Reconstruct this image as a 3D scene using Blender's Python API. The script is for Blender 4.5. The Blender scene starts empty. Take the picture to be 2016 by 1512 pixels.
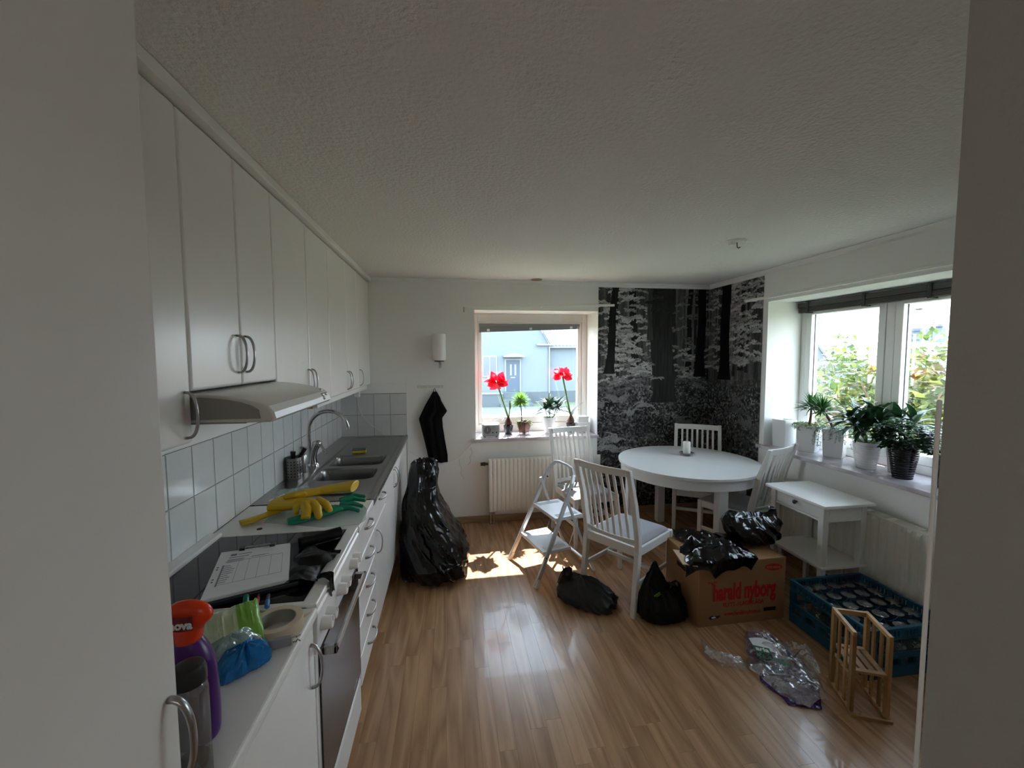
import bpy, bmesh, math, random
import numpy as np
from mathutils import Vector, Matrix, noise
random.seed(7); np.random.seed(7)
S = bpy.context.scene; C = S.collection
PI = math.pi
# room: x to the right, y away from the camera, z up.  L/R side walls, D back wall, H ceiling
L, R, D, H = 1.006, 2.714, 4.018, 2.375
WT = .42                     # outer wall thickness
FR = .33                     # depth of the window niches

# ---------------------------------------------------------------- camera
f_px, yaw, pitch, roll = 814.69, .1511, .0665, -.0046
cd = bpy.data.cameras.new('camera'); cam = bpy.data.objects.new('camera', cd); C.objects.link(cam)
cd.sensor_width = 36; cd.lens = f_px * 36 / 2016; cd.clip_start = .02; cd.clip_end = 1000
Fw = Vector((math.sin(yaw)*math.cos(pitch), math.cos(yaw)*math.cos(pitch), -math.sin(pitch)))
Rt = Vector((math.cos(yaw), -math.sin(yaw), 0)); Up = Rt.cross(Fw)
r2 = Rt*math.cos(roll)+Up*math.sin(roll); u2 = -Rt*math.sin(roll)+Up*math.cos(roll)
mm = Matrix((r2, u2, -Fw)).transposed().to_4x4(); mm.translation = Vector((0, 0, 1.6426))
cam.matrix_world = mm
S.camera = cam

# ---------------------------------------------------------------- light
w = bpy.data.worlds.new('sky'); S.world = w; w.use_nodes = True
nt = w.node_tree; nt.nodes.clear()
tc = nt.nodes.new('ShaderNodeTexCoord'); sx = nt.nodes.new('ShaderNodeSeparateXYZ')
cr = nt.nodes.new('ShaderNodeValToRGB'); bg = nt.nodes.new('ShaderNodeBackground'); wo = nt.nodes.new('ShaderNodeOutputWorld')
cr.color_ramp.elements[0].position = 0; cr.color_ramp.elements[0].color = (.86, .95, 1, 1)
cr.color_ramp.elements[1].position = .6; cr.color_ramp.elements[1].color = (.64, .81, 1, 1)
nt.links.new(tc.outputs['Generated'], sx.inputs[0]); nt.links.new(sx.outputs['Z'], cr.inputs[0])
nt.links.new(cr.outputs[0], bg.inputs[0]); nt.links.new(bg.outputs[0], wo.inputs[0])
bg.inputs[1].default_value = 5.2
sd = bpy.data.lights.new('sun', 'SUN'); sun = bpy.data.objects.new('sun', sd); C.objects.link(sun)
sd.energy = 11; sd.angle = .009; sd.color = (1, .95, .88)
sun.rotation_euler = Vector((-.141, -.585, -.799)).to_track_quat('-Z', 'Y').to_euler()
# fill light added in the unseen hall behind the camera, no known lamp
ad = bpy.data.lights.new('hall_fill', 'AREA'); al = bpy.data.objects.new('hall_fill', ad); C.objects.link(al)
ad.energy = 3.5; ad.size = 1.2; ad.color = (1, .95, .9); al.location = (.1, -.9, 2.3); al.rotation_euler = (math.radians(35), 0, 0)
S.view_settings.view_transform = 'Standard'; S.view_settings.look = 'None'
S.view_settings.exposure = 1.3; S.view_settings.gamma = 1; S.view_settings.use_curve_mapping = False
S.cycles.max_bounces = 12; S.cycles.diffuse_bounces = 8; S.cycles.transparent_max_bounces = 24
S.cycles.sample_clamp_indirect = 6; S.cycles.caustics_reflective = False; S.cycles.caustics_refractive = False

# ---------------------------------------------------------------- materials
def mat(name, col, rough=.5, metal=0., spec=.5, bump=None, var=None, trans=0., alpha=1., emis=0, coat=0, ior=1.45):
    m = bpy.data.materials.new(name); m.use_nodes = True
    n = m.node_tree.nodes; l = m.node_tree.links; p = n['Principled BSDF']
    p.inputs['Base Color'].default_value = (*col, 1); p.inputs['Roughness'].default_value = rough
    p.inputs['Metallic'].default_value = metal; p.inputs['Specular IOR Level'].default_value = spec
    p.inputs['Transmission Weight'].default_value = trans; p.inputs['Alpha'].default_value = alpha
    p.inputs['Coat Weight'].default_value = coat; p.inputs['IOR'].default_value = ior
    t = n.new('ShaderNodeTexCoord')
    if var:                                            # (scale, colour2, amount)
        nz = n.new('ShaderNodeTexNoise'); nz.inputs['Scale'].default_value = var[0]; nz.inputs['Detail'].default_value = 4
        rp = n.new('ShaderNodeValToRGB'); rp.color_ramp.elements[0].position = .35; rp.color_ramp.elements[1].position = .65
        rp.color_ramp.elements[0].color = (*col, 1); c2 = var[1]
        rp.color_ramp.elements[1].color = (*c2, 1)
        l.new(t.outputs['Object'], nz.inputs[0]); l.new(nz.outputs[0], rp.inputs[0]); l.new(rp.outputs[0], p.inputs['Base Color'])
    if bump:                                           # (scale, strength, distance[, kind])
        if len(bump) > 3 and bump[3] == 'crease':
            nz = n.new('ShaderNodeTexVoronoi'); nz.inputs['Scale'].default_value = bump[0]; nz.feature = 'F1'
            wz = n.new('ShaderNodeTexNoise'); wz.inputs['Scale'].default_value = bump[0]*.6; mx = n.new('ShaderNodeVectorMath'); mx.operation = 'MULTIPLY_ADD'
            mx.inputs[1].default_value = (.12,)*3; l.new(t.outputs['Object'], wz.inputs[0]); l.new(wz.outputs['Color'], mx.inputs[0]); l.new(t.outputs['Object'], mx.inputs[2])
            l.new(mx.outputs[0], nz.inputs[0]); src = nz.outputs['Distance']
        else:
            nz = n.new('ShaderNodeTexNoise'); nz.inputs['Scale'].default_value = bump[0]; nz.inputs['Detail'].default_value = 3
            l.new(t.outputs['Object'], nz.inputs[0]); src = nz.outputs[0]
        b = n.new('ShaderNodeBump'); b.inputs['Strength'].default_value = bump[1]; b.inputs['Distance'].default_value = bump[2]
        l.new(src, b.inputs['Height']); l.new(b.outputs[0], p.inputs['Normal'])
    if emis: p.inputs['Emission Color'].default_value = (*col, 1); p.inputs['Emission Strength'].default_value = emis
    return m
def leafmat(name, col, col2, tl=.4, rough=.35):
    m = bpy.data.materials.new(name); m.use_nodes = True
    n = m.node_tree.nodes; l = m.node_tree.links; p = n['Principled BSDF']; out = n['Material Output']
    t = n.new('ShaderNodeTexCoord'); nz = n.new('ShaderNodeTexNoise'); nz.inputs['Scale'].default_value = 9
    rp = n.new('ShaderNodeValToRGB'); rp.color_ramp.elements[0].position = .38; rp.color_ramp.elements[1].position = .62
    rp.color_ramp.elements[0].color = (*col, 1); rp.color_ramp.elements[1].color = (*col2, 1)
    l.new(t.outputs['Object'], nz.inputs[0]); l.new(nz.outputs[0], rp.inputs[0]); l.new(rp.outputs[0], p.inputs['Base Color'])
    p.inputs['Roughness'].default_value = rough
    tr = n.new('ShaderNodeBsdfTranslucent'); mx = n.new('ShaderNodeMixShader'); mx.inputs[0].default_value = tl
    l.new(rp.outputs[0], tr.inputs[0]); l.new(p.outputs[0], mx.inputs[1]); l.new(tr.outputs[0], mx.inputs[2]); l.new(mx.outputs[0], out.inputs[0])
    return m
def glassmat(name, gl=.06, tint=(1, 1, 1), rough=0.0, white=0.0, bump=None):
    """thin clear sheet: transparent + a little mirror + a little white haze"""
    m = bpy.data.materials.new(name); m.use_nodes = True
    n = m.node_tree.nodes; l = m.node_tree.links; n.remove(n['Principled BSDF']); out = n['Material Output']
    a = n.new('ShaderNodeBsdfTransparent'); a.inputs[0].default_value = (*tint, 1)
    g = n.new('ShaderNodeBsdfGlossy'); g.inputs['Roughness'].default_value = rough
    mx = n.new('ShaderNodeMixShader'); mx.inputs[0].default_value = gl
    l.new(a.outputs[0], mx.inputs[1]); l.new(g.outputs[0], mx.inputs[2]); last = mx
    if white:
        d = n.new('ShaderNodeBsdfDiffuse'); d.inputs[0].default_value = (.85, .85, .85, 1); m2 = n.new('ShaderNodeMixShader'); m2.inputs[0].default_value = white
        l.new(mx.outputs[0], m2.inputs[1]); l.new(d.outputs[0], m2.inputs[2]); last = m2
    if bump:
        t = n.new('ShaderNodeTexCoord'); nz = n.new('ShaderNodeTexNoise'); nz.inputs['Scale'].default_value = bump[0]; b = n.new('ShaderNodeBump')
        b.inputs['Strength'].default_value = bump[1]; b.inputs['Distance'].default_value = bump[2]
        l.new(t.outputs['Object'], nz.inputs[0]); l.new(nz.outputs[0], b.inputs['Height']); l.new(b.outputs[0], g.inputs['Normal'])
    l.new(last.outputs[0], out.inputs[0])
    return m
def woodmat(name, dark, light, sx_=1., sy_=1., sz_=1., rough=.3, per=.35, scale=1., ring=8., coat=.0):
    """grain stretched along the axis with the smallest scale; tone varies per piece"""
    m = bpy.data.materials.new(name); m.use_nodes = True
    n = m.node_tree.nodes; l = m.node_tree.links; p = n['Principled BSDF']; p.inputs['Roughness'].default_value = rough; p.inputs['Coat Weight'].default_value = coat
    t = n.new('ShaderNodeTexCoord'); oi = n.new('ShaderNodeObjectInfo'); mp = n.new('ShaderNodeMapping'); mp.inputs['Scale'].default_value = (sx_*scale, sy_*scale, sz_*scale)
    mu = n.new('ShaderNodeMath'); mu.operation = 'MULTIPLY'; mu.inputs[1].default_value = 57.; cb = n.new('ShaderNodeCombineXYZ')
    l.new(oi.outputs['Random'], mu.inputs[0]); l.new(mu.outputs[0], cb.inputs[0]); l.new(mu.outputs[0], cb.inputs[1]); l.new(mu.outputs[0], cb.inputs[2])
    l.new(t.outputs['Object'], mp.inputs[0]); ad_ = n.new('ShaderNodeVectorMath'); ad_.operation = 'ADD'; l.new(mp.outputs[0], ad_.inputs[0]); l.new(cb.outputs[0], ad_.inputs[1])
    n1 = n.new('ShaderNodeTexNoise'); n1.inputs['Scale'].default_value = 1.; n1.inputs['Detail'].default_value = 1; n1.inputs['Distortion'].default_value = .3
    l.new(ad_.outputs[0], n1.inputs[0])
    m1 = n.new('ShaderNodeMath'); m1.operation = 'MULTIPLY'; m1.inputs[1].default_value = ring; l.new(n1.outputs[0], m1.inputs[0])
    fr = n.new('ShaderNodeMath'); fr.operation = 'PINGPONG'; fr.inputs[1].default_value = 1; l.new(m1.outputs[0], fr.inputs[0])
    n2 = n.new('ShaderNodeTexNoise'); n2.inputs['Scale'].default_value = 7.; n2.inputs['Detail'].default_value = 5; l.new(ad_.outputs[0], n2.inputs[0])
    ml = n.new('ShaderNodeMix'); ml.data_type = 'FLOAT'; ml.inputs[0].default_value = .5; l.new(fr.outputs[0], ml.inputs[2]); l.new(n2.outputs[0], ml.inputs[3])
    rp = n.new('ShaderNodeValToRGB'); rp.color_ramp.elements[0].position = .2; rp.color_ramp.elements[1].position = .75
    rp.color_ramp.elements[0].color = (*dark, 1); rp.color_ramp.elements[1].color = (*light, 1); l.new(ml.outputs[0], rp.inputs[0])
    hs = n.new('ShaderNodeHueSaturation'); mv = n.new('ShaderNodeMapRange'); mv.inputs[3].default_value = 1-per/2; mv.inputs[4].default_value = 1+per/2
    l.new(oi.outputs['Random'], mv.inputs[0]); l.new(mv.outputs[0], hs.inputs['Value']); l.new(rp.outputs[0], hs.inputs['Color']); l.new(hs.outputs[0], p.inputs['Base Color'])
    b = n.new('ShaderNodeBump'); b.inputs['Strength'].default_value = .12; b.inputs['Distance'].default_value = .001; l.new(n2.outputs[0], b.inputs['Height']); l.new(b.outputs[0], p.inputs['Normal'])
    return m
M = {}
M['wall'] = mat('wall_paint', (.80, .805, .785), .75, bump=(90, .25, .002))
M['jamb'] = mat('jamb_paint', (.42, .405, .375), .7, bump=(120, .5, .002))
M['ceiling'] = mat('stippled_ceiling', (.83, .82, .785), .85, bump=(60, .9, .008))
M['white'] = mat('white_lacquer', (.80, .80, .78), .28)
M['cab'] = mat('cabinet_foil', (.83, .825, .80), .26, bump=(6, .05, .004))
M['carc'] = mat('carcass', (.68, .67, .64), .5)
M['worktop'] = mat('laminate_top', (.78, .78, .76), .35, bump=(400, .1, .0005))
M['nickel'] = mat('satin_nickel', (.42, .42, .42), .3, 1)
M['chrome'] = mat('chrome', (.62, .63, .64), .1, 1)
M['steel'] = mat('brushed_steel', (.36, .36, .35), .30, 1, bump=(300, .05, .0005))
M['steel_bowl'] = mat('bowl_steel', (.28, .28, .28), .2, 1)
M['black_glass'] = mat('cooktop_glass', (.006, .006, .007), .04, spec=.5)
M['oven_glass'] = mat('oven_glass', (.03, .028, .027), .15, spec=.5, bump=(35, .2, .002))
M['hood'] = mat('hood_enamel', (.66, .65, .60), .2)
M['hood_side'] = mat('hood_side_plastic', (.30, .29, .27), .4)
M['tile'] = mat('glazed_tile', (.62, .64, .63), .1, bump=(7, .18, .006), var=(5, (.66, .67, .66), 1))
M['grout'] = mat('grout', (.10, .095, .09), .9)
M['plank'] = woodmat('oak_laminate', (.31, .165, .082), (.49, .29, .155), 9, .85, 9, rough=.27, per=.12, ring=10, coat=.15)
M['skirt'] = woodmat('beech_skirting', (.30, .17, .09), (.40, .25, .15), 1, 12, 12, rough=.4, per=.1)
M['bamboo'] = woodmat('bamboo', (.27, .135, .045), (.46, .26, .10), 12, 12, 1.2, rough=.35, per=.3, ring=5)
M['bamboo_h'] = woodmat('bamboo_flat', (.36, .20, .08), (.56, .35, .16), 2, 14, 14, rough=.35, per=.3, ring=5)
M['frame'] = mat('window_lacquer', (.78, .74, .68), .35)
M['frame2'] = mat('window_lacquer_white', (.80, .80, .78), .35)
M['gasket'] = mat('gasket', (.02, .02, .02), .5)
M['pane'] = glassmat('window_glass', .05)
M['blind'] = mat('blind_slat', (.22, .24, .24), .4, .3)
M['blind2'] = mat('blind_slat_dark', (.06, .055, .05), .5)
M['rail'] = mat('curtain_rail', (.82, .82, .78), .3)
M['rad'] = mat('radiator_enamel', (.78, .76, .71), .3)
M['dark'] = mat('dark_plastic', (.02, .02, .02), .35)
M['black'] = mat('matt_black', (.006, .006, .006), .7, bump=(200, .3, .001))
M['clearp'] = glassmat('clear_plastic', .03, (.96, .96, .95), .1, .03)
M['towel'] = mat('black_cotton', (.008, .008, .009), .95, spec=.1, bump=(500, .5, .001))
M['sack'] = mat('black_polythene', (.003, .003, .0035), .15, spec=.5, bump=(11, .6, .012, 'crease'))
M['sack2'] = mat('grey_black_polythene', (.018, .018, .018), .42, spec=.4, bump=(14, .4, .008, 'crease'))
M['sack3'] = mat('matt_black_polythene', (.004, .004, .004), .5, spec=.3, bump=(14, .4, .008, 'crease'))
M['card'] = mat('corrugated_card', (.31, .17, .082), .8, spec=.2, var=(3, (.34, .19, .095), 1))
M['card_in'] = mat('card_inside', (.50, .36, .24), .8, spec=.2)
M['red_print'] = mat('red_print', (.50, .012, .015), .6)
M['blue'] = mat('blue_rack_plastic', (.008, .085, .15), .35)
M['blue_d'] = mat('blue_rack_dark', (.006, .05, .10), .4)
M['glass'] = glassmat('drinking_glass', .22, (.93, .96, .96), .05, .06)
M['seat'] = mat('grey_seat_cloth', (.36, .37, .40), .95, spec=.1, bump=(700, .5, .0008), var=(220, (.43, .44, .47), 1))
M['chair'] = mat('chair_paint', (.76, .75, .72), .35)
M['table'] = mat('table_paint', (.77, .78, .77), .27, bump=(160, .04, .0006))
M['alu'] = mat('ladder_alu', (.66, .68, .70), .35, .55)
M['step'] = mat('ladder_step', (.70, .73, .75), .4, .2)
M['candle'] = mat('candle_wax', (.86, .85, .80), .5)
M['marble'] = mat('grey_marble', (.47, .43, .46), .08, var=(6, (.62, .59, .62), 1))
M['soil'] = mat('soil', (.03, .02, .015), .95, bump=(80, .8, .005))
M['trunk'] = mat('plant_trunk', (.10, .065, .045), .85, bump=(60, .8, .004))
M['stem'] = mat('green_stem', (.16, .30, .09), .5)
M['leaf_dk'] = leafmat('dark_leaf', (.008, .035, .012), (.02, .06, .02), .12, .3)
M['leaf_md'] = leafmat('mid_leaf', (.03, .10, .02), (.06, .16, .03), .3)
M['leaf_lt'] = leafmat('light_leaf', (.12, .30, .03), (.22, .42, .06), .4)
M['leaf_gr'] = leafmat('grey_leaf', (.035, .045, .03), (.06, .07, .055), .3)
M['leaf_tr'] = leafmat('trailing_leaf', (.05, .13, .06), (.10, .20, .10), .25)
M['leaf_ms'] = leafmat('mossy_leaf', (.11, .16, .04), (.17, .22, .07), .3)
M['petal'] = leafmat('red_petal', (.75, .01, .03), (.85, .02, .06), .45, .45)
M['bulb'] = mat('bulb_skin', (.08, .022, .015), .5, var=(20, (.13, .045, .025), 1))
M['pot_w'] = mat('white_ceramic', (.82, .82, .82), .25)
M['pot_k'] = mat('black_ceramic', (.008, .008, .009), .2)
M['pot_cu'] = mat('copper_pot', (.12, .045, .032), .4, .4, var=(18, (.07, .03, .024), 1))
M['pot_g'] = mat('dark_nursery_pot', (.03, .035, .04), .15)
M['radio'] = mat('radio_silver', (.42, .43, .43), .35, .3)
M['radio_d'] = mat('radio_dial', (.18, .19, .19), .4)
M['plastic_w'] = mat('white_plastic', (.82, .82, .80), .3)
M['paper'] = mat('paper', (.80, .80, .82), .85, spec=.2)
M['ink'] = mat('grey_ink', (.22, .22, .25), .8)
M['navy'] = mat('navy_board', (.012, .018, .03), .35)
M['glove_y'] = mat('yellow_rubber', (.62, .40, .012), .45, bump=(40, .15, .002))
M['glove_g'] = mat('green_rubber', (.0, .22, .13), .4, bump=(40, .15, .002))
M['orange'] = mat('orange_cap', (.80, .045, .008), .25)
M['maroon'] = mat('maroon_label', (.20, .01, .015), .4)
M['purple'] = mat('purple_bottle', (.07, .012, .16), .3)
M['tape'] = mat('masking_tape', (.62, .52, .38), .6)
M['tape_in'] = mat('tape_core', (.30, .29, .27), .7)
M['grey_p'] = mat('grey_plastic', (.35, .35, .35), .4)
M['green_w'] = mat('green_wrap', (.20, .42, .06), .3, bump=(25, .6, .006, 'crease'))
M['pale_w'] = mat('pale_green_wrap', (.50, .60, .36), .35, var=(22, (.62, .68, .52), 1), bump=(25, .5, .005, 'crease'))
M['blue_w'] = mat('blue_wrap', (.004, .15, .42), .14, bump=(28, .5, .006, 'crease'))
M['clear_w'] = mat('clear_wrap', (.30, .42, .39), .12, spec=.9, bump=(28, .5, .006, 'crease'))
M['film'] = glassmat('clear_film', .30, (.93, .92, .94), .12, .13, bump=(30, 1., .01))
M['film_p'] = mat('purple_film', (.055, .012, .12), .2, bump=(30, .7, .006, 'crease'))
M['film_g'] = mat('green_film', (.01, .12, .04), .3)
M['yellow_sp'] = mat('sponge_yellow', (.62, .46, .04), .9, bump=(200, .8, .002))
M['blue_sp'] = mat('scourer_bluegrey', (.12, .17, .20), .95, bump=(300, .8, .002))
M['marker_g'] = mat('marker_green', (.0, .20, .13), .3); M['marker_r'] = mat('marker_red', (.5, .02, .03), .3); M['marker_b'] = mat('marker_blue', (.03, .16, .40), .3)
M['rawwood'] = mat('raw_chipboard', (.34, .26, .12), .8)
# outdoors
M['render_w'] = mat('pale_render', (.125, .152, .17), .9, var=(.6, (.133, .16, .178), 1))
M['trim_o'] = mat('house_trim', (.18, .21, .225), .6)
M['door_o'] = mat('house_door', (.05, .07, .10), .5)
M['winglass_o'] = mat('house_window', (.10, .115, .13), .25)
M['roof_o'] = mat('roof_tile_grey', (.09, .11, .13), .7)
M['roof_b'] = mat('roof_brown', (.07, .05, .048), .8)
M['plinth_o'] = mat('house_plinth', (.075, .09, .10), .9)
M['asphalt'] = mat('street', (.11, .118, .125), .9)
M['grass'] = mat('lawn', (.09, .11, .06), .95, var=(2, (.12, .14, .08), 1))
M['tower_o'] = mat('tower_blue', (.04, .07, .13), .3)
M['hill'] = mat('wooded_hill', (.035, .065, .09), .95, var=(.05, (.055, .09, .115), 1))
M['bush_a'] = leafmat('bush_green', (.045, .08, .022), (.075, .115, .03), .45)
M['bush_b'] = leafmat('bush_yellow', (.11, .135, .03), (.15, .17, .05), .5)
M['bush_c'] = leafmat('bush_copper', (.13, .075, .035), (.17, .10, .05), .4)
M['car'] = mat('pale_car', (.20, .22, .24), .2)

# ---------------------------------------------------------------- mesh helpers
class B:
    def __init__(s): s.bm = bmesh.new()
    def box(s, x0, x1, y0, y1, z0, z1, m=None):
        v = [s.bm.verts.new(Vector(q)) for q in ((x0,y0,z0),(x1,y0,z0),(x1,y1,z0),(x0,y1,z0),(x0,y0,z1),(x1,y0,z1),(x1,y1,z1),(x0,y1,z1))]
        for f in ((3,2,1,0),(4,5,6,7),(0,1,5,4),(1,2,6,5),(2,3,7,6),(3,0,4,7)): s.bm.faces.new([v[i] for i in f])
        if m is not None: bmesh.ops.transform(s.bm, matrix=m, verts=v)
        return s
    def bar(s, p, q, a, b, up=(0, 0, 1)):              # rectangular bar from p to q, a across, b along up
        p, q = Vector(p), Vector(q); d = (q-p); n = d.normalized(); u = Vector(up); sd_ = n.cross(u)
        if sd_.length < 1e-4: sd_ = n.cross(Vector((0, 1, 0)))
        sd_.normalize(); u = sd_.cross(n).normalized()
        v = [s.bm.verts.new(o+sd_*(a/2*i)+u*(b/2*j)) for o in (p, q) for i, j in ((-1,-1),(1,-1),(1,1),(-1,1))]
        for f in ((0,1,2,3),(7,6,5,4),(0,4,5,1),(1,5,6,2),(2,6,7,3),(3,7,4,0)): s.bm.faces.new([v[i] for i in f])
        return s
    def rings(s, rs, close=True, cap=True):            # loft closed rings (lists of points)
        vs = [[s.bm.verts.new(Vector(q)) for q in r] for r in rs]; n = len(rs[0])
        for a, b in zip(vs, vs[1:]):
            for i in range(n if close else n-1):
                j = (i+1) % n; s.bm.faces.new((a[i], a[j], b[j], b[i]))
        if cap and close:
            s.bm.faces.new(vs[0][::-1]); s.bm.faces.new(vs[-1])
        return s
    def tube(s, pts, r, n=8, cap=True, sq=(1, 1), up=None):
        pts = [Vector(p) for p in pts]; rs = []
        rad = r if isinstance(r, (list, tuple)) else [r]*len(pts)
        u = None
        for i, p in enumerate(pts):
            d = (pts[min(i+1, len(pts)-1)]-pts[max(i-1, 0)]).normalized()
            if u is None:
                u = Vector(up) if up else (Vector((0, 0, 1)) if abs(d.z) < .9 else Vector((1, 0, 0)))
            u = (u-d*u.dot(d)).normalized(); v = d.cross(u)
            rs.append([p+(u*math.cos(2*PI*k/n)*sq[0]+v*math.sin(2*PI*k/n)*sq[1])*rad[i] for k in range(n)])
        return s.rings(rs, cap=cap)
    def cyl(s, p, q, r, r1=None, n=20): return s.tube([p, q], [r, r if r1 is None else r1], n)
    def lathe(s, prof, c=(0, 0, 0), n=28, cap=True, m=None):
        rs = [[(c[0]+max(r, 1e-4)*math.cos(2*PI*k/n), c[1]+max(r, 1e-4)*math.sin(2*PI*k/n), c[2]+z) for k in range(n)] for r, z in prof]
        if m is not None: rs = [[m @ Vector(q) for q in r] for r in rs]
        return s.rings(rs, cap=cap)
    def prism(s, poly, ax, a, b):                      # polygon in the plane across axis ax, extruded a..b
        def P(q, t):
            q = list(q); q.insert(ax, t); return q
        return s.rings([[P(q, a) for q in poly], [P(q, b) for q in poly]])
    def grid(s, fn, nu, nv, cu=False):
        vs = [[s.bm.verts.new(Vector(fn(i/(nu), j/(nv)))) for j in range(nv+1)] for i in range(nu if cu else nu+1)]
        for i in range(nu):
            for j in range(nv):
                a, b = vs[i], vs[(i+1) % len(vs)]; s.bm.faces.new((a[j], b[j], b[j+1], a[j+1]))
        return s
    def ball(s, c, r, n=12, m=8):
        r = r if isinstance(r, (tuple, list)) else (r, r, r)
        return s.rings([[(c[0]+r[0]*math.sin(t)*math.cos(2*PI*k/n), c[1]+r[1]*math.sin(t)*math.sin(2*PI*k/n), c[2]-r[2]*math.cos(t)) for k in range(n)] for t in [.02+(PI-.04)*i/m for i in range(m+1)]])
    def leaf(s, p, d, ln, wd, droop=.5, n=5, roll_=0, fold=.25, blunt=.5):
        p = Vector(p); d = Vector(d).normalized(); pts = []
        side = d.cross(Vector((0, 0, 1)));
        if side.length < .05: side = Vector((math.cos(roll_*7), math.sin(roll_*7), 0))
        side.normalize(); side = Matrix.Rotation(roll_, 3, d) @ side
        cur = p.copy(); dd = d.copy(); rows = []
        for i in range(n+1):
            t = i/n; w_ = wd*.5*max(.04, (math.sin(PI*min(1, t**blunt*.96+.02))))
            nrm = side.cross(dd).normalized()
            rows.append([cur-side*w_+nrm*w_*fold, cur.copy(), cur+side*w_+nrm*w_*fold])
            cur = cur+dd*(ln/n); dd = (dd+Vector((0, 0, -droop/n))).normalized()
        vs = [[s.bm.verts.new(q) for q in r] for r in rows]
        for a, b in zip(vs, vs[1:]):
            s.bm.faces.new((a[0], a[1], b[1], b[0])); s.bm.faces.new((a[1], a[2], b[2], b[1]))
        return s
MW = {}
def mw(o): return MW.get(o.name, Matrix.Identity(4))
def obj(name, b, m, parent=None, bevel=0, seg=2, smooth=False, local=False, recalc=True, label=None, subsurf=0, pieces=None):
    me = bpy.data.meshes.new(name)
    bm = b.bm if isinstance(b, B) else None
    if bm is not None:
        if recalc: bmesh.ops.recalc_face_normals(bm, faces=bm.faces)
        bm.to_mesh(me); bm.free()
    else: me = b
    if not me.materials: me.materials.append(M[m] if isinstance(m, str) else m)
    o = bpy.data.objects.new(name, me); C.objects.link(o)
    if parent is not None:
        o.parent = parent; MW[o.name] = mw(parent)
        if not local: me.transform(mw(parent).inverted())
    elif not local:                                     # top level: put the origin at the base
        co = np.empty(len(me.vertices)*3, np.float32); me.vertices.foreach_get('co', co); co = co.reshape(-1, 3)
        lo, hi = co.min(0), co.max(0); base = Vector(((lo[0]+hi[0])/2, (lo[1]+hi[1])/2, lo[2]))
        me.transform(Matrix.Translation(-base)); o.location = base; MW[o.name] = Matrix.Translation(base)
    if smooth:
        me.shade_smooth(); me.set_sharp_from_angle(angle=math.radians(42))
    if bevel:
        md = o.modifiers.new('bevel', 'BEVEL'); md.width = bevel; md.segments = seg; md.limit_method = 'ANGLE'; md.angle_limit = math.radians(40)
    if subsurf:
        md = o.modifiers.new('sub', 'SUBSURF'); md.levels = subsurf; md.render_levels = subsurf
    if label: o['label'] = label
    return o
def tag(o, label, cat, group=None, kind=None):
    if label: o['label'] = label
    if cat: o['category'] = cat
    if group: o['group'] = group
    if kind: o['kind'] = kind
    return o
def thing(name, label, cat, loc=(0, 0, 0), rz=0, group=None):
    o = bpy.data.objects.new(name, None); C.objects.link(o); o.location = loc; o.rotation_euler = (0, 0, rz); o.empty_display_size = .05
    MW[o.name] = Matrix.Translation(Vector(loc)) @ Matrix.Rotation(rz, 4, 'Z')
    return tag(o, label, cat, group)
def struct(name, b, m, **k):
    o = obj(name, b, m, **k); o['kind'] = 'structure'; return o
def stuff(o): o['kind'] = 'stuff'; return o
def dup(root, loc, rz, label=None, group=None):
    r = root.copy(); C.objects.link(r); r.location = loc; r.rotation_euler = (0, 0, rz)
    if label: r['label'] = label
    if group: r['group'] = group
    for ch in list(root.children):
        c = ch.copy(); C.objects.link(c); c.parent = r
        for g in ch.children:
            e = g.copy(); C.objects.link(e); e.parent = c
    return r
def inst(proto_mesh, name, loc, parent, rot=(0, 0, 0), mods=None):
    o = bpy.data.objects.new(name, proto_mesh); C.objects.link(o); o.parent = parent; o.location = loc; o.rotation_euler = rot
    if mods:
        md = o.modifiers.new('bevel', 'BEVEL'); md.width = mods; md.segments = 2; md.limit_method = 'ANGLE'
    return o
def textmesh(body, size, bold=0, ext=.0006, sxy=(1, 1), space=1., shear=0):
    cu = bpy.data.curves.new('lettering', 'FONT'); cu.body = body; cu.size = size; cu.align_x = 'CENTER'; cu.align_y = 'CENTER'; cu.extrude = ext
    cu.offset = bold; cu.space_character = space; cu.resolution_u = 3; cu.shear = shear
    o = bpy.data.objects.new('tmp', cu); C.objects.link(o); dg = bpy.context.evaluated_depsgraph_get()
    me = bpy.data.meshes.new_from_object(o.evaluated_get(dg)); bpy.data.objects.remove(o); me.materials.clear()
    me.transform(Matrix.Diagonal((sxy[0], sxy[1], 1, 1)))
    return me

# ================================================================ THE ROOM
W1 = (.25, 1.49, .81, 2.09)          # back window opening: x0 x1 z0 z1
W2 = (1.73, 3.21, .83, 2.10)         # right window opening: y0 y1 z0 z1
b = B(); b.box(-L-.3, W1[0], D, D+WT, -.2, H+.1).box(W1[1], R+WT, D, D+WT, -.2, H+.1).box(W1[0], W1[1], D, D+WT, -.2, W1[2]).box(W1[0], W1[1], D, D+WT, W1[3], H+.1)
wall_back = struct('wall_back', b, 'wall')
b = B(); b.box(R, R+WT, -.0, W2[0], -.2, H+.1).box(R, R+WT, W2[1], D, -.2, H+.1).box(R, R+WT, W2[0], W2[1], -.2, W2[2]).box(R, R+WT, W2[0], W2[1], W2[3], H+.1)
wall_right = struct('wall_right', b, 'wall')
wall_left = struct('wall_left', B().box(-L-.3, -L, -2.5, D, -.2, H+.1), 'wall')
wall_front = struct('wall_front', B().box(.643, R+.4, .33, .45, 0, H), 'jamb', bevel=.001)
struct('trim_1', B().box(.6375, .6435, .4505, .4555, 0, 1.583), 'white', bevel=.003)
struct('wall_hall', B().box(1.6, 1.7, -2.5, .33, 0, H), 'wall')
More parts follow.
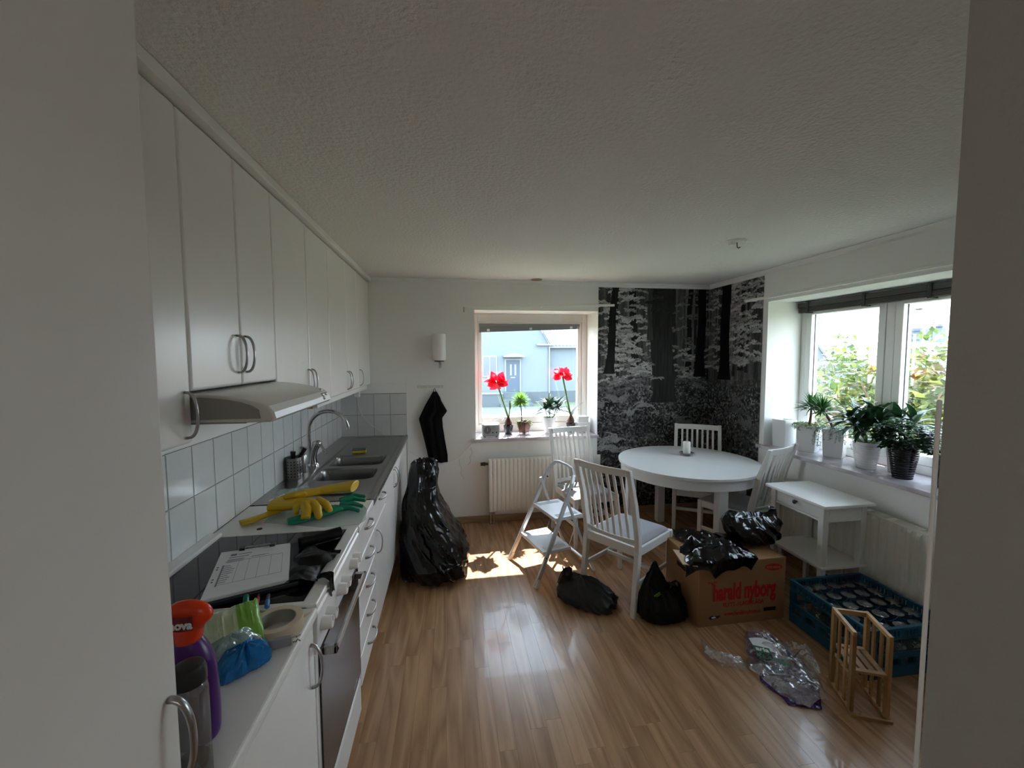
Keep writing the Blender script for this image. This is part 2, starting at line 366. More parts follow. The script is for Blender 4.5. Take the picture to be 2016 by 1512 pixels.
struct('wall_hall_end', B().box(-L, 1.6, -2.6, -2.5, 0, H), 'wall')
struct('ceiling', B().box(-L-.3, R+WT, -2.6, D+WT, H, H+.15), 'ceiling')
floor = struct('floor', B().box(-L-.3, R+.1, -2.6, D+.1, -.15, -.012), 'grout')
# laminate strips: the ones in view one by one, the rest joined
rnd = random.Random(3); PW = .0735; n_pl = 0; rest = B()
for i in range(44):
    x0 = -.475+i*PW; x1 = min(x0+PW-.0006, R-.003)
    y = 1.05-rnd.random()*.45
    while y < D-.01:
        y1 = min(y+rnd.choice((.62, .78, .9)), D-.003)
        if D-y1 < .12: y1 = D-.003
        vis = y1 > 1.25 and not (x0 > 1.9 and y1 < 1.6) and y1 > .7*abs(x0)+.5
        if vis:
            m_ = B().box(-(x1-x0)/2, (x1-x0)/2, 0, y1-y-.0006, -.010, 0)
            o = obj('plank', m_, 'plank', floor, local=True); o.location = ((x0+x1)/2, y, 0)-floor.location.xyz if False else Vector(((x0+x1)/2, y, 0))-floor.location; n_pl += 1
        else: rest.box(x0, x1, y, y1-.0006, -.010, 0)
        y = y1
for i in range(20): rest.box(-L+.002+i*.13, -L+.131+i*.13, -2.49, .6, -.010, 0)
rest.box(-L+.002, -.476, .6, D, -.010, 0)
stuff(obj('plank_field', rest, 'plank', floor))
print('planks', n_pl)
struct('baseboard_back', B().box(-.38, R, D-.014, D, 0, .068), 'skirt', bevel=.003)
struct('baseboard_right', B().box(R-.014, R, .45, D-.014, 0, .068), 'skirt', bevel=.003)
# cove along the ceiling
def cove(a, b_, nrm):
    prof = [(0, 0), (0, -.035), (.006, -.037), (.012, -.022), (.024, -.010), (.030, -.004), (.030, 0)]
    bb = B(); bb.rings([[(p[0]+nrm[0]*q, p[1]+nrm[1]*q, H+z-.001) for q, z in prof] for p in (a, b_)]); return bb
struct('trim_2', cove((-.70, D-.0005), (R, D-.0005), (0, -1)), 'wall')
struct('trim_3', cove((R-.0005, .46), (R-.0005, D-.001), (-1, 0)), 'wall')
# glazed tiles over the worktop, left wall and back wall
tb = B().box(-.0735, .0735, -.0985, .0985, 0, .007).bm; tme = bpy.data.meshes.new('tile'); bmesh.ops.bevel(tb, geom=[e for e in tb.edges if e.verts[0].co.z > .003 and e.verts[1].co.z > .003], offset=.002, segments=2, affect='EDGES'); tb.to_mesh(tme); tme.materials.append(M['tile'])
struct('trim_4', B().box(-L, -L+.003, .70, D, .88, 1.302), 'grout'); struct('trim_5', B().box(-L+.003, -.404, D-.003, D, .88, 1.302), 'grout')
for k in range(22):
    for j in range(2):
        o = inst(tme, 'tile', Vector((-L+.003, .712+.15*k+.075, 1.0+.2*j))-wall_left.location, wall_left); o.rotation_euler = Matrix(((0, 0, 1), (1, 0, 0), (0, 1, 0))).to_euler()
for k in range(4):
    for j in range(2):
        o = inst(tme, 'tile', Vector((-L+.0045+.1497*k+.0748, D-.003, 1.0+.2*j))-wall_back.location, wall_back); o.rotation_euler = (PI/2, 0, 0)
struct('trim_6', B().box(-L, -L+.012, .70, D, 1.302, 1.42), 'wall', bevel=.002)
struct('trim_7', B().box(-L+.012, -.405, D-.012, D, 1.302, 1.408), 'wall', bevel=.002)
struct('trim_8', B().box(-.404, -.397, D-.012, D, .0, 1.408), 'white', bevel=.002)

# ---- forest photo wallpaper: a flat print round the corner of the back and right wall
def mural():
    UW, VH, st = 1.222+.752, 2.262, .0058
    nu, nv = int(UW/st), int(VH/st); rng = np.random.RandomState(5)
    V = (np.arange(nv)+.5)*st+.068; U = (np.arange(nu)+.5)*st
    uu, vv = np.meshgrid(U, V)
    def nz(s1, s2, seed):
        r = np.random.RandomState(seed); g = r.rand(int(VH/s2)+3, int(UW/s1)+3); x = uu/s1; y = (vv-.068)/s2; xi = x.astype(int); yi = y.astype(int); fx = x-xi; fy = y-yi
        fx = fx*fx*(3-2*fx); fy = fy*fy*(3-2*fy)
        return g[yi, xi]*(1-fx)*(1-fy)+g[yi, xi+1]*fx*(1-fy)+g[yi+1, xi]*(1-fx)*fy+g[yi+1, xi+1]*fx*fy
    img = .02+.34*(nz(.05, .5, 1)*nz(.018, .9, 2))**1.5+.05*nz(.01, .02, 3)
    img *= np.where(vv > 1.35, 1, .4)
    def trunk(u0, w0, u1, w1, vb, val, lit=.0, vt=3):
        t = np.clip((vv-vb)/(2.33-vb), 0, 1); c = u1+(u0-u1)*t+.006*np.sin(vv*9+u0*30); hw = (w1+(w0-w1)*t**.6)/2
        flare = .5*np.exp(-(vv-vb)/.10)*hw; m = (np.abs(uu-c) < hw+flare) & (vv > vb) & (vv < vt)
        tex = .6+.8*nz(.012, .12, int(u0*100)+9); e = .5+.5*(uu-c)/np.maximum(hw, .001)
        img[m] = (val*tex*(1+lit*e))[m]
    for _ in range(46):
        u = rng.rand()*UW; ww = .010+.022*rng.rand(); trunk(u, ww, u+rng.randn()*.02, ww*1.2, 1.28+.25*rng.rand(), .02+.16*rng.rand()**2)
    for a in ((.36, .075, .40, .07, 1.45, .016), (.51, .04, .53, .05, 1.6, .10), (.80, .05, .84, .07, 1.42, .03), (.88, .045, .89, .05, 1.5, .09), (1.0, .052, .985, .055, 1.47, .012), (1.72, .05, 1.70, .06, 1.5, .012), (1.06, .03, 1.07, .035, 1.5, .03), (1.60, .03, 1.60, .03, 1.6, .12)): trunk(*a)
    def blob(cu, cv, a, b_, val, ang=0):
        i0, i1 = max(0, int((cu-a*1.2)/st)), min(nu, int((cu+a*1.2)/st)+2); j0, j1 = max(0, int((cv-.068-a*1.2)/st)), min(nv, int((cv-.068+a*1.2)/st)+2)
        if i1 <= i0 or j1 <= j0: return
        x = uu[j0:j1, i0:i1]-cu; y = vv[j0:j1, i0:i1]-cv; c, s = math.cos(ang), math.sin(ang)
        m = ((x*c+y*s)/a)**2+((-x*s+y*c)/b_)**2 < 1; sub = img[j0:j1, i0:i1]; sub[m] = val
    def sprays(n, ulo, uhi, vlo, vhi, br):
        for _ in range(n):
            u = ulo+rng.rand()*(uhi-ulo); v = vlo+rng.rand()*(vhi-vlo); a = rng.randn()*.25; ln = .05+.12*rng.rand(); sgn = rng.choice((-1, 1)); val = br*(.45+.7*rng.rand())
            for k in range(int(ln/.008)):
                t = k*.008; cu_ = u+sgn*t; cv_ = v+a*t*.6-1.3*t*t+rng.randn()*.006
                blob(cu_, cv_, .012+.007*rng.rand(), .0055+.003*rng.rand(), val*(.6+.6*rng.rand()), rng.randn()*.4)
    sprays(170, 0, .56, 1.25, 2.33, .62); sprays(34, .76, 1.2, 1.3, 1.75, .42); sprays(44, 1.25, 1.46, 1.5, 2.33, .42); sprays(120, 1.52, 1.97, 1.55, 2.33, .55); sprays(26, .8, 1.25, 1.7, 2.33, .22)
    trunk(.175, .07, .12, .085, 1.46, .014)
    trunk(.655, .235, .72, .25, 1.16, .022, .6); trunk(.56, .05, .55, .05, 1.8, .06)
    trunk(1.135, .088, 1.12, .10, 1.42, .010); trunk(1.475, .135, 1.47, .14, 1.40, .007)
    sprays(16, .22, .60, 1.3, 1.65, .42); sprays(8, .62, .72, 2.1, 2.33, .05)
    g = vv < 1.42+.12*(nz(.3, .5, 8)-.5)-.0                         # forest floor
    fl = (.010+.42*nz(.0125, .0125, 11)**4*(.4+1.2*nz(.25, .2, 15))+.10*nz(.16, .12, 12)*nz(.02, .02, 14)**2*2)
    fade = np.clip((1.48-vv)/.25, 0, 1)
    keep = img < .06
    img[:] = np.where(g & ~(keep & (vv > 1.16) & (((np.abs(uu-.72) < .122+.05*np.clip((1.25-vv)*8, 0, 1))) | (np.abs(uu-1.12) < .055) | (np.abs(uu-1.47) < .075)) & (vv > np.where(np.abs(uu-.71) < .19, 1.16, 1.40))), img*(1-fade)+fl*fade, img)
    for _ in range(60):                                              # ferns
        u = rng.rand()*UW; v = .15+1.05*rng.rand()**1.2
        if .15 < u < .6: v = .3+.9*rng.rand()
        sc = .08+.14*rng.rand(); br = (.16+.28*rng.rand())*(1 if u < .75 else .45)
        for fr in range(rng.randint(2, 5)):
            a = rng.uniform(.35, 2.8); bend = rng.uniform(-.9, .9)
            for k in range(22):
                t = k/22; an = a+bend*t*t; x = u+sc*t*math.cos(an); y = v+sc*t*math.sin(an)-sc*.4*t*t; hw = sc*.22*(1-t)*min(1, t*5)
                for sgn in (-1, 1): blob(x+sgn*hw*.5*math.sin(an), y-sgn*hw*.5*math.cos(an), max(.0062, hw*.55), .0042, br*(.7+.5*rng.rand()), an+sgn*1.1)
    img[:] = np.clip(img*.85, .004, .5)
    # mesh: back wall part then the right wall part
    def sheet(i0, i1, P):
        w_ = i1-i0; us = np.arange(w_+1); vs = np.arange(nv+1); gu, gv = np.meshgrid(us, vs)
        co = P(gu.ravel()/w_, gv.ravel()/nv); idx = (np.arange(nv)[:, None]*(w_+1)+np.arange(w_)[None, :]).ravel()
        fc = np.stack([idx, idx+1, idx+w_+2, idx+w_+1], 1)
        me = bpy.data.meshes.new('photo_wallpaper'); me.vertices.add(len(co)); me.vertices.foreach_set('co', co.astype(np.float32).ravel())
        me.loops.add(fc.size); me.loops.foreach_set('vertex_index', fc.astype(np.int32).ravel()); me.polygons.add(len(fc))
        me.polygons.foreach_set('loop_start', (np.arange(len(fc))*4).astype(np.int32)); me.polygons.foreach_set('loop_total', np.full(len(fc), 4, np.int32)); me.update()
        ca = me.color_attributes.new('print', 'FLOAT_COLOR', 'CORNER'); val = np.repeat(img[:, i0:i1].ravel(), 4)
        ca.data.foreach_set('color', np.stack([val, val, val*.98, np.ones_like(val)], 1).astype(np.float32).ravel()); return me
    mt = bpy.data.materials.new('forest_print'); mt.use_nodes = True; n = mt.node_tree.nodes; l = mt.node_tree.links; p = n['Principled BSDF']; p.inputs['Roughness'].default_value = .55; p.inputs['Specular IOR Level'].default_value = .12
    at = n.new('ShaderNodeVertexColor'); at.layer_name = 'print'; l.new(at.outputs[0], p.inputs['Base Color'])
    ns = int(1.222/st)
    z0, z1 = .068, 2.330
    a = sheet(0, ns, lambda s, t: np.stack([1.492+s*1.2195, np.full_like(s, D-.0025), z0+t*(z1-z0)], 1))
    c = sheet(ns, nu, lambda s, t: np.stack([np.full_like(s, R-.0025), D-.003-s*.752, z0+t*(z1-z0)], 1))
    o = obj('photo_wallpaper', a, mt); o2 = obj('wallpaper_strip', c, mt, o)
    tag(o, 'black and white forest photo wallpaper covering the corner between the windows', 'wallpaper')
mural()

# ---------------------------------------------------------------- windows
def windowpart(win, name, b, m, **k): return obj(name, b, m, win, **k)
w1 = thing('window_1', None, None, (.87, D+FR, .84)); w1['kind'] = 'structure'
y0 = D+FR; x0, x1, z0, z1 = W1[0]+.001, W1[1]-.001, .841, W1[3]-.001
obj('window_frame', B().box(x0, x0+.05, y0, y0+.075, z0, z1).box(x1-.055, x1, y0, y0+.075, z0, z1).box(x0+.05, x1-.055, y0, y0+.075, z1-.085, z1).box(x0+.05, x1-.055, y0, y0+.075, z0, z0+.085), 'frame', w1, bevel=.004)
sa = obj('sash', B().box(x0+.052, x0+.092, y0+.012, y0+.07, z0+.088, z1-.088).box(x1-.10, x1-.057, y0+.012, y0+.07, z0+.088, z1-.088).box(x0+.092, x1-.10, y0+.012, y0+.07, z1-.130, z1-.088).box(x0+.092, x1-.10, y0+.012, y0+.07, z0+.088, z0+.155), 'frame', w1, bevel=.004)
obj('pane', B().box(x0+.091, x1-.099, y0+.04, y0+.044, z0+.154, z1-.129), 'pane', sa)
obj('window_sill', B().box(W1[0]-.02, W1[0], D-.03, D-.001, .812, .84).box(W1[1], W1[1]+.01, D-.03, D-.001, .812, .84).box(W1[0]+.001, W1[1]-.001, D-.03, D+FR+.07, .812, .84), 'marble', w1, bevel=.003)
w2 = thing('window_2', None, None, (R+FR, 2.47, .86)); w2['kind'] = 'structure'
X = R+FR; y0, y1, z0, z1 = W2[0]+.001, W2[1]-.001, .861, W2[3]-.001
obj('window_frame', B().box(X, X+.08, y1-.05, y1, z0, z1).box(X, X+.08, y0, y0+.05, z0, z1).box(X, X+.08, y0+.05, y1-.05, z1-.06, z1).box(X, X+.08, y0+.05, y1-.05, z0, z0+.06).box(X, X+.08, 2.44, 2.50, z0+.06, z1-.06), 'frame2', w2, bevel=.004)
for a, c in ((y0+.052, 2.438), (2.502, y1-.052)):
    s_ = obj('sash', B().box(X-.004, X+.07, a, a+.05, z0+.062, z1-.062).box(X-.004, X+.07, c-.05, c, z0+.062, z1-.062).box(X-.004, X+.07, a+.05, c-.05, z0+.062, z0+.125).box(X-.004, X+.07, a+.05, c-.05, z1-.115, z1-.062), 'frame2', w2, bevel=.004)
    obj('gasket', B().box(X+.030, X+.036, a+.050, a+.054, z0+.125, z1-.115).box(X+.030, X+.036, c-.054, c-.050, z0+.125, z1-.115), 'gasket', s_)
    obj('pane', B().box(X+.04, X+.044, a+.049, c-.049, z0+.124, z1-.114), 'pane', s_)
obj('window_sill', B().box(R-.03, R+FR+.06, W2[0]+.001, W2[1]-.001, .832, .86).box(R-.03, R-.001, W2[1], W2[1]+.06, .832, .86), 'marble', w2, bevel=.003)
# blinds, drawn up
t = thing('window_blind', 'grey venetian blind pulled up crooked at the top of the back window', 'blind', (.87, D+FR-.02, 1.9))
yb = D+FR-.022
obj('headrail', B().box(.315, 1.395, yb-.014, yb+.014, 1.955, 1.985), 'blind', t, bevel=.002)
for k in range(7):
    q = k/6; zl = 1.893+q*.058; zr = 1.934+q*.018
    b = B(); b.rings([[(.318, yb-.013, zl), (.318, yb+.013, zl), (.318, yb+.013, zl+.0094), (.318, yb-.013, zl+.0088)], [(1.392, yb-.013, zr), (1.392, yb+.013, zr), (1.392, yb+.013, zr+.0029), (1.392, yb-.013, zr+.0027)]])
    obj('slat', b, 'blind', t)
for x in (.41, .86, 1.30): obj('clip', B().box(x-.014, x+.014, yb-.017, yb-.0145, 1.90+(x-.3)*.035, 1.925+(x-.3)*.035), 'plastic_w', t)
obj('pull_cord', B().tube([(1.372, yb-.016, 1.96), (1.375, yb-.018, 1.7), (1.378, yb-.018, 1.42)], .0025, 5).tube([(1.385, yb-.018, 1.96), (1.40, yb-.02, 1.6), (1.455, yb-.06, 1.08), (1.46, yb-.08, .86)], .0015, 5), 'plastic_w', t)
obj('toggle', B().box(1.368, 1.388, yb-.024, yb-.012, 1.365, 1.42), 'plastic_w', t, bevel=.003)
t = thing('window_blind', 'dark brown blind rolled up along the top of the right window', 'blind', (R+FR-.04, 2.47, 2.0))
obj('headrail', B().box(R+FR-.055, R+FR-.015, 1.75, 3.20, 2.045, 2.085), 'blind2', t, bevel=.003)
for k in range(5): obj('slat', B().box(R+FR-.058, R+FR-.012, 1.76, 3.19, 2.003+k*.008, 2.009+k*.008), 'blind2', t, bevel=.001)
for y in (3.1, 2.62, 2.2, 1.85): obj('bracket', B().box(R+FR-.064, R+FR-.008, y-.012, y+.012, 1.995, 2.09), 'dark', t, bevel=.002)
# curtain rails
t = thing('curtain_rail', 'thin white curtain rail on the wall above the back window', 'curtain rail', (.88, D-.05, 2.12))
obj('rail', B().tube([(.15, D-.055, 2.118), (.5, D-.055, 2.118), (1.64, D-.055, 2.146)], .009, 6, sq=(1.3, .5)), 'rail', t)
for x in (.16, .9, 1.48): obj('bracket', B().box(x-.008, x+.008, D-.06, D-.001, 2.10+(x*.018), 2.125+(x*.018)), 'rail', t, bevel=.002)
obj('end_clip', B().box(.142, .152, D-.06, D-.05, 2.06, 2.11), 'grey_p', t, bevel=.002)
t = thing('curtain_rail', 'thin white curtain rail above the right window, its end over the wallpaper', 'curtain rail', (R-.05, 2.6, 2.12))
obj('rail', B().box(R-.068, R-.05, 1.5, 3.41, 2.118, 2.140), 'rail', t, bevel=.003)
for y in (3.35, 2.5, 1.8): obj('bracket', B().box(R-.05, R-.001, y-.01, y+.01, 2.12, 2.145), 'rail', t, bevel=.002)

# ================================================================ KITCHEN
hb = B(); n_ = 18; prof = []
pts = [(.002+.030*math.sin(PI*i/n_)**.75, 0, .064*math.cos(PI*i/n_)) for i in range(n_+1)]
hb.tube(pts, .0052, 10, sq=(1.25, .8), up=(0, 1, 0)); hb.bm.normal_update()
handle_me = bpy.data.meshes.new('handle'); bmesh.ops.recalc_face_normals(hb.bm, faces=hb.bm.faces); hb.bm.to_mesh(handle_me); handle_me.materials.append(M['nickel']); handle_me.shade_smooth()
def handle(parent, x, y, z, horiz=False, scale=1.):
    o = inst(handle_me, 'handle', mw(parent).inverted() @ Vector((x, y, z)), parent, (PI/2 if horiz else 0, 0, 0)); o.scale = (1, 1, scale) ; return o
XF = -.41
def door(t, y0, y1, z0, z1, xf, name='door', m='cab', bev=.010):
    return obj(name, B().box(xf-.019, xf, y0+.0015, y1-.0015, z0+.0015, z1-.0015), m, t, bevel=bev, seg=4, smooth=False)
# tall cupboard at the left edge of the view
t = thing('tall_cupboard', 'tall white cupboard beside the camera at the left edge, door to the ceiling', 'cupboard', (-.71, .38, 0))
obj('body', B().box(-L+.001, XF-.021, .08, .661, 0, H-.005), 'carc', t)
dd = door(t, .082, .664, .12, H-.04, XF, bev=.008); handle(dd, XF, .636, 1.085)
# wall cupboards
UX = -.727; UB = 1.388; UT = 2.333
def upper(label, y0, y1, doors, z0=UB, hd=()):
    t = thing('wall_cupboard', label, 'cupboard', (-.87, (y0+y1)/2, z0))
    obj('body', B().box(-L+.001, UX-.021, y0+.001, y1-.001, z0, UT), 'carc', t)
    for k, (a, c) in enumerate(doors):
        dd = door(t, a, c, z0, UT, UX)
        if k < len(hd) and hd[k]: handle(dd, UX, hd[k][0], hd[k][1])
    return t
upper('white wall cupboard left of the range hood, half hidden by the tall cupboard', .78, 1.30, [(.78, 1.30)], 1.40, [(1.268, 1.483)])
upper('short white double-door wall cupboard above the range hood', 1.30, 1.90, [(1.30, 1.60), (1.60, 1.90)], 1.545, [(1.572, 1.655), (1.628, 1.655)])
upper('white double-door wall cupboard right of the range hood', 1.90, 2.71, [(1.90, 2.32), (2.32, 2.71)], UB, [(2.293, 1.515), (2.347, 1.515)])
upper('white double-door wall cupboard over the sink, third from the range hood', 2.71, 3.51, [(2.71, 3.15), (3.15, 3.51)], UB, [(3.123, 1.475), (3.177, 1.475)])
upper('single-door white wall cupboard in the far corner by the back wall', 3.51, 4.015, [(3.51, 4.012)], UB, [(3.552, 1.475)])
t = tag(obj('cornice_board', B().box(-.80, -.698, .70, 4.015, UT+.004, H-.002), 'cab', bevel=.004), 'long white cornice board between the wall cupboards and the ceiling', 'cornice')
t = thing('light_pelmet', 'low white light pelmet board under the far wall cupboards', 'pelmet', (-.75, 3.1, 1.355))
obj('board', B().box(-.765, -.748, 2.50, 3.95, 1.352, 1.386), 'white', t, bevel=.002)
obj('end_block', B().box(-.80, -.7655, 2.47, 2.499, 1.352, 1.386), 'rawwood', t, label='raw yellow wood end block')
t = thing('power_socket', 'small white socket box under the last wall cupboard', 'socket', (-.79, 3.75, 1.29))
obj('box', B().box(-.812, -.772, 3.72, 3.78, 1.296, 1.351), 'plastic_w', t, bevel=.005)
# range hood
t = thing('range_hood', 'cream range hood with rounded front and grey side under the short cupboard', 'range hood', (-.76, 1.6, 1.45))
prof = [(-L+.012, 1.462), (-L+.012, 1.54), (-.735, 1.54), (-.69, 1.538), (-.64, 1.532), (-.585, 1.520), (-.545, 1.508), (-.527, 1.498), (-.515, 1.480), (-.510, 1.462), (-.520, 1.452), (-.56, 1.452)]
obj('shell', B().prism(prof, 1, 1.305, 1.895), 'hood', t, bevel=.006, seg=3, smooth=True)
side = [(-L+.02, 1.464), (-L+.02, 1.530), (-.735, 1.530), (-.69, 1.528), (-.64, 1.522), (-.60, 1.513), (-.572, 1.503), (-.553, 1.490), (-.549, 1.464)]
obj('side_panel', B().prism(side, 1, 1.3025, 1.3052), 'hood_side', t, label='grey side panel')
obj('front_strip', B().prism([(-.5280, 1.5000), (-.5140, 1.481), (-.5085, 1.4625), (-.5105, 1.4625), (-.5160, 1.480), (-.5290, 1.4975)], 1, 1.312, 1.888), 'white', t)
obj('grille', B().box(-.95, -.60, 1.33, 1.87, 1.447, 1.453), 'grey_p', t)
for k, (y, xx, zz) in enumerate(((1.80, -.5185, 1.489), (1.845, -.5185, 1.489), (1.80, -.5135, 1.475), (1.845, -.5385, 1.5045))):
    obj('button', B().ball((xx, y, zz), (.008, .010, .008)), 'chrome', t, smooth=True)
obj('badge', B().box(-.5145, -.5128, 1.335, 1.375, 1.470, 1.476), 'grey_p', t)
# base units
def base(label, y0, y1, top=.868):
    t = thing('base_cabinet', label, 'cabinet', (-.7, (y0+y1)/2, 0))
    obj('body', B().box(-L+.002, XF-.021, y0+.001, y1-.001, .14, top), 'carc', t)
    obj('plinth', B().box(-.50, -.478, y0+.001, y1-.001, 0, .14), 'cab', t)
    return t
t = base('white base cabinet with one wide door nearest the camera', .70, 1.262); dd = door(t, .70, 1.262, .15, .862, XF); handle(dd, XF, 1.222, .745)
t = base('narrow white base cabinet with five stacked drawers right of the cooker', 1.862, 2.27)
for k in range(5): dd = door(t, 1.862, 2.27, .15+.1425*k, .15+.1425*(k+1), XF, 'drawer', bev=.007); handle(dd, XF, 2.066, .15+.1425*(k+1)-.035, True)
t = base('white base cabinet with one drawer above a door', 2.27, 2.68, .735)
dd = door(t, 2.27, 2.68, .72, .862, XF, 'drawer', bev=.007); handle(dd, XF, 2.475, .83, True)
dd = door(t, 2.27, 2.68, .15, .72, XF); handle(dd, XF, 2.315, .625)
t = base('white double-door base cabinet under the sinks', 2.68, 3.48, .735)
dd = door(t, 2.68, 3.08, .15, .862, XF); handle(dd, XF, 3.045, .765); dd = door(t, 3.08, 3.48, .15, .862, XF); handle(dd, XF, 3.115, .765)
t = base('white base cabinet in the far corner behind the big black sack', 3.48, 4.015); door(t, 3.48, 4.012, .15, .862, XF)
def slab(y0, y1, x1=-.398):
    return B().box(-L+.006, x1, y0, y1, .870, .900)
tag(obj('worktop', slab(.70, 1.264), 'worktop', bevel=.008, seg=3), 'white laminate worktop left of the cooker', 'worktop')
tag(obj('worktop', slab(1.852, 2.205), 'worktop', bevel=.006, seg=3), 'white laminate worktop between cooker and steel sink top', 'worktop')
# steel sink top with two pressed bowls
def sdr(x, y, x0, x1, y0, y1, r):
    qx = abs(x-(x0+x1)/2)-(x1-x0)/2+r; qy = abs(y-(y0+y1)/2)-(y1-y0)/2+r
    return min(max(qx, qy), 0)+math.hypot(max(qx, 0), max(qy, 0))-r
def sm(t): t = min(1, max(0, t)); return t*t*(3-2*t)
def sink_z(x, y):
    z = .903
    z -= .005*sm(-sdr(x, y, -.868, -.425, 2.27, 3.96, .03)/.014)
    for a, c in ((2.605, 2.880), (2.945, 3.245)):
        d = -sdr(x, y, -.842, -.478, a, c, .055); z -= .012*sm((d+.008)/.016)+.140*sm((d-.004)/.016)
    return z
M['bowl'] = mat('bowl_steel_shaded', (.20, .20, .195), .28, 1)  # same steel as the drainer, darkened to paint the shade inside the bowls
t = thing('sink_top', 'brushed steel sink top with drainer running to the back wall', 'sink', (-.7, 3.1, .87))
xs = np.linspace(-L+.006, -.398, 112); ys = np.linspace(2.206, D-.004, 330)
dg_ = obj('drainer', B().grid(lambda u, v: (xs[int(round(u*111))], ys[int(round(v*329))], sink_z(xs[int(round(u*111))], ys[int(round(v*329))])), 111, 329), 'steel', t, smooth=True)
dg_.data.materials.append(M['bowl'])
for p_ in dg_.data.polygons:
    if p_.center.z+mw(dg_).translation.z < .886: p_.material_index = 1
obj('front_edge', B().box(-.4015, -.397, 2.206, D-.004, .868, .9022), 'steel', t, bevel=.001)
for y in (2.74, 3.09): obj('drain', B().lathe([(.0, .002), (.02, .001), (.036, .004), (.040, .001), (.040, 0)], (-.66, y, .7515), 24), 'chrome', t, smooth=True)
# cooker
t = thing('cooker', 'white cooker with black glass hob and dark oven door', 'cooker', (-.7, 1.557, 0))
cy0, cy1 = 1.268, 1.848
obj('body', B().box(-L+.008, XF-.025, cy0, cy1, .05, .880), 'white', t, bevel=.003)
obj('hob_frame', B().box(-L+.008, -.945, cy0, cy1, .881, .915).box(-.945, -.425, cy0, cy0+.028, .881, .904).box(-.945, -.425, cy1-.02, cy1, .881, .904).box(-.448, -.402, cy0, cy1, .881, .905), 'white', t, bevel=.006, seg=3)
obj('hob_glass', B().box(-.944, -.449, cy0+.0285, cy1-.0205, .884, .9025), 'black_glass', t, bevel=.002)
b = B(); b.prism([(XF-.024, .745), (XF-.024, .880), (XF+.004, .880), (XF+.010, .872), (XF+.004, .745)], 1, cy0, cy1); obj('control_panel', b, 'white', t, bevel=.003)
for y in (1.318, 1.366, 1.506, 1.556, 1.69, 1.742):
    k_ = obj('knob', B().lathe([(.0, 0), (.022, 0), (.021, .012), (.019, .030), (.017, .033), (.0, .033)], n=24, m=Matrix.Translation((XF+.006, y, .815)) @ Matrix.Rotation(PI/2, 4, 'Y')), 'white', t, smooth=True)
    obj('marker', B().box(XF+.0385, XF+.0398, y-.0015, y+.0015, .818, .833), 'ink', k_)
od = obj('oven_door', B().box(XF-.023, XF-.002, cy0+.002, cy1-.002, .215, .742), 'white', t, bevel=.004)
obj('door_glass', B().box(XF-.0019, XF+.004, cy0+.028, cy1-.012, .245, .735), 'oven_glass', od, bevel=.002)
obj('handle_bar', B().box(XF+.034, XF+.046, 1.325, 1.795, .702, .728).box(XF+.004, XF+.046, 1.325, 1.345, .702, .728).box(XF+.004, XF+.046, 1.775, 1.795, .702, .728), 'nickel', od, bevel=.003)
obj('warming_drawer', B().box(XF-.023, XF, cy0+.002, cy1-.002, .062, .210), 'white', t, bevel=.005)
obj('foot_plinth', B().box(-.50, -.48, cy0, cy1, 0, .05), 'white', t)
obj('badge', B().box(XF+.0042, XF+.005, 1.70, 1.76, .268, .276), 'nickel', od)
# tap
t = thing('kitchen_tap', 'chrome swan-neck kitchen tap behind the sinks', 'tap', (-.93, 2.96, .9))
obj('body', B().lathe([(.036, 0), (.036, .01), (.030, .02)], (-.925, 2.96, .9025)).tube([(-.925, 2.96, .905), (-.925, 2.955, .97), (-.91, 2.95, 1.02), (-.896, 2.95, 1.052)], [.028, .023, .022, .026], 18), 'chrome', t, smooth=True)
pts = [(-.945, 2.955, .93), (-.946, 2.955, 1.03), (-.946, 2.955, 1.14)]+[(-.820-.126*math.cos(a), 2.955, 1.150+.127*math.sin(a)) for a in [PI*(i+1)/16*1.0 for i in range(15)]]+[(-.692, 2.955, 1.165)]
obj('spout', B().tube(pts, .0125, 14), 'chrome', t, smooth=True)
obj('aerator', B().cyl((-.692, 2.955, 1.166), (-.691, 2.955, 1.148), .0105), 'chrome', t, smooth=True)
obj('cartridge', B().ball((-.893, 2.945, 1.060), (.030, .026, .022)), 'chrome', t, smooth=True)
obj('lever', B().tube([(-.885, 2.94, 1.062), (-.855, 2.92, 1.040), (-.822, 2.90, .998)], [.010, .007, .005], 10, sq=(.7, 1.3)), 'chrome', t, smooth=True)
# cutlery pot, brushes, soap pump
t = thing('cutlery_pot', 'perforated steel cutlery pot standing by the tiles', 'pot', (-.948, 2.672, .9))
obj('cup', B().lathe([(.046, 0), (.047, .002), (.047, .128), (.050, .131), (.046, .131), (.045, .004), (0, .003)], (-.948, 2.672, .9035), 32), 'steel', t, smooth=True)
hb2 = B()
for j in range(6):
    for k in range(16):
        a = 2*PI*k/16; c = Vector((math.cos(a), math.sin(a), 0)); q = Vector((-.948, 2.672, .922+.018*j)); hb2.cyl(q+c*.0462, q+c*.0474, .0042, n=8)
stuff(obj('perforation', hb2, 'dark', t))
t = tag(obj('dish_brush', B().tube([(-.95, 2.665, .908), (-.947, 2.66, 1.02), (-.944, 2.655, 1.072)], [.006, .007, .010], 8, sq=(1.6, .6)), 'dark', smooth=True), 'black brush handle standing upright in the steel cutlery pot', 'brush')
t = tag(obj('dish_brush', B().tube([(-.955, 2.685, .91), (-.925, 2.70, 1.02), (-.893, 2.715, 1.078)], [.006, .006, .008], 8, sq=(1.6, .7)), 'dark', smooth=True), 'black brush handle leaning right out of the steel cutlery pot', 'brush')
t = thing('soap_dispenser', 'steel soap pump bottle between cutlery pot and tap', 'soap dispenser', (-.945, 2.80, .9))
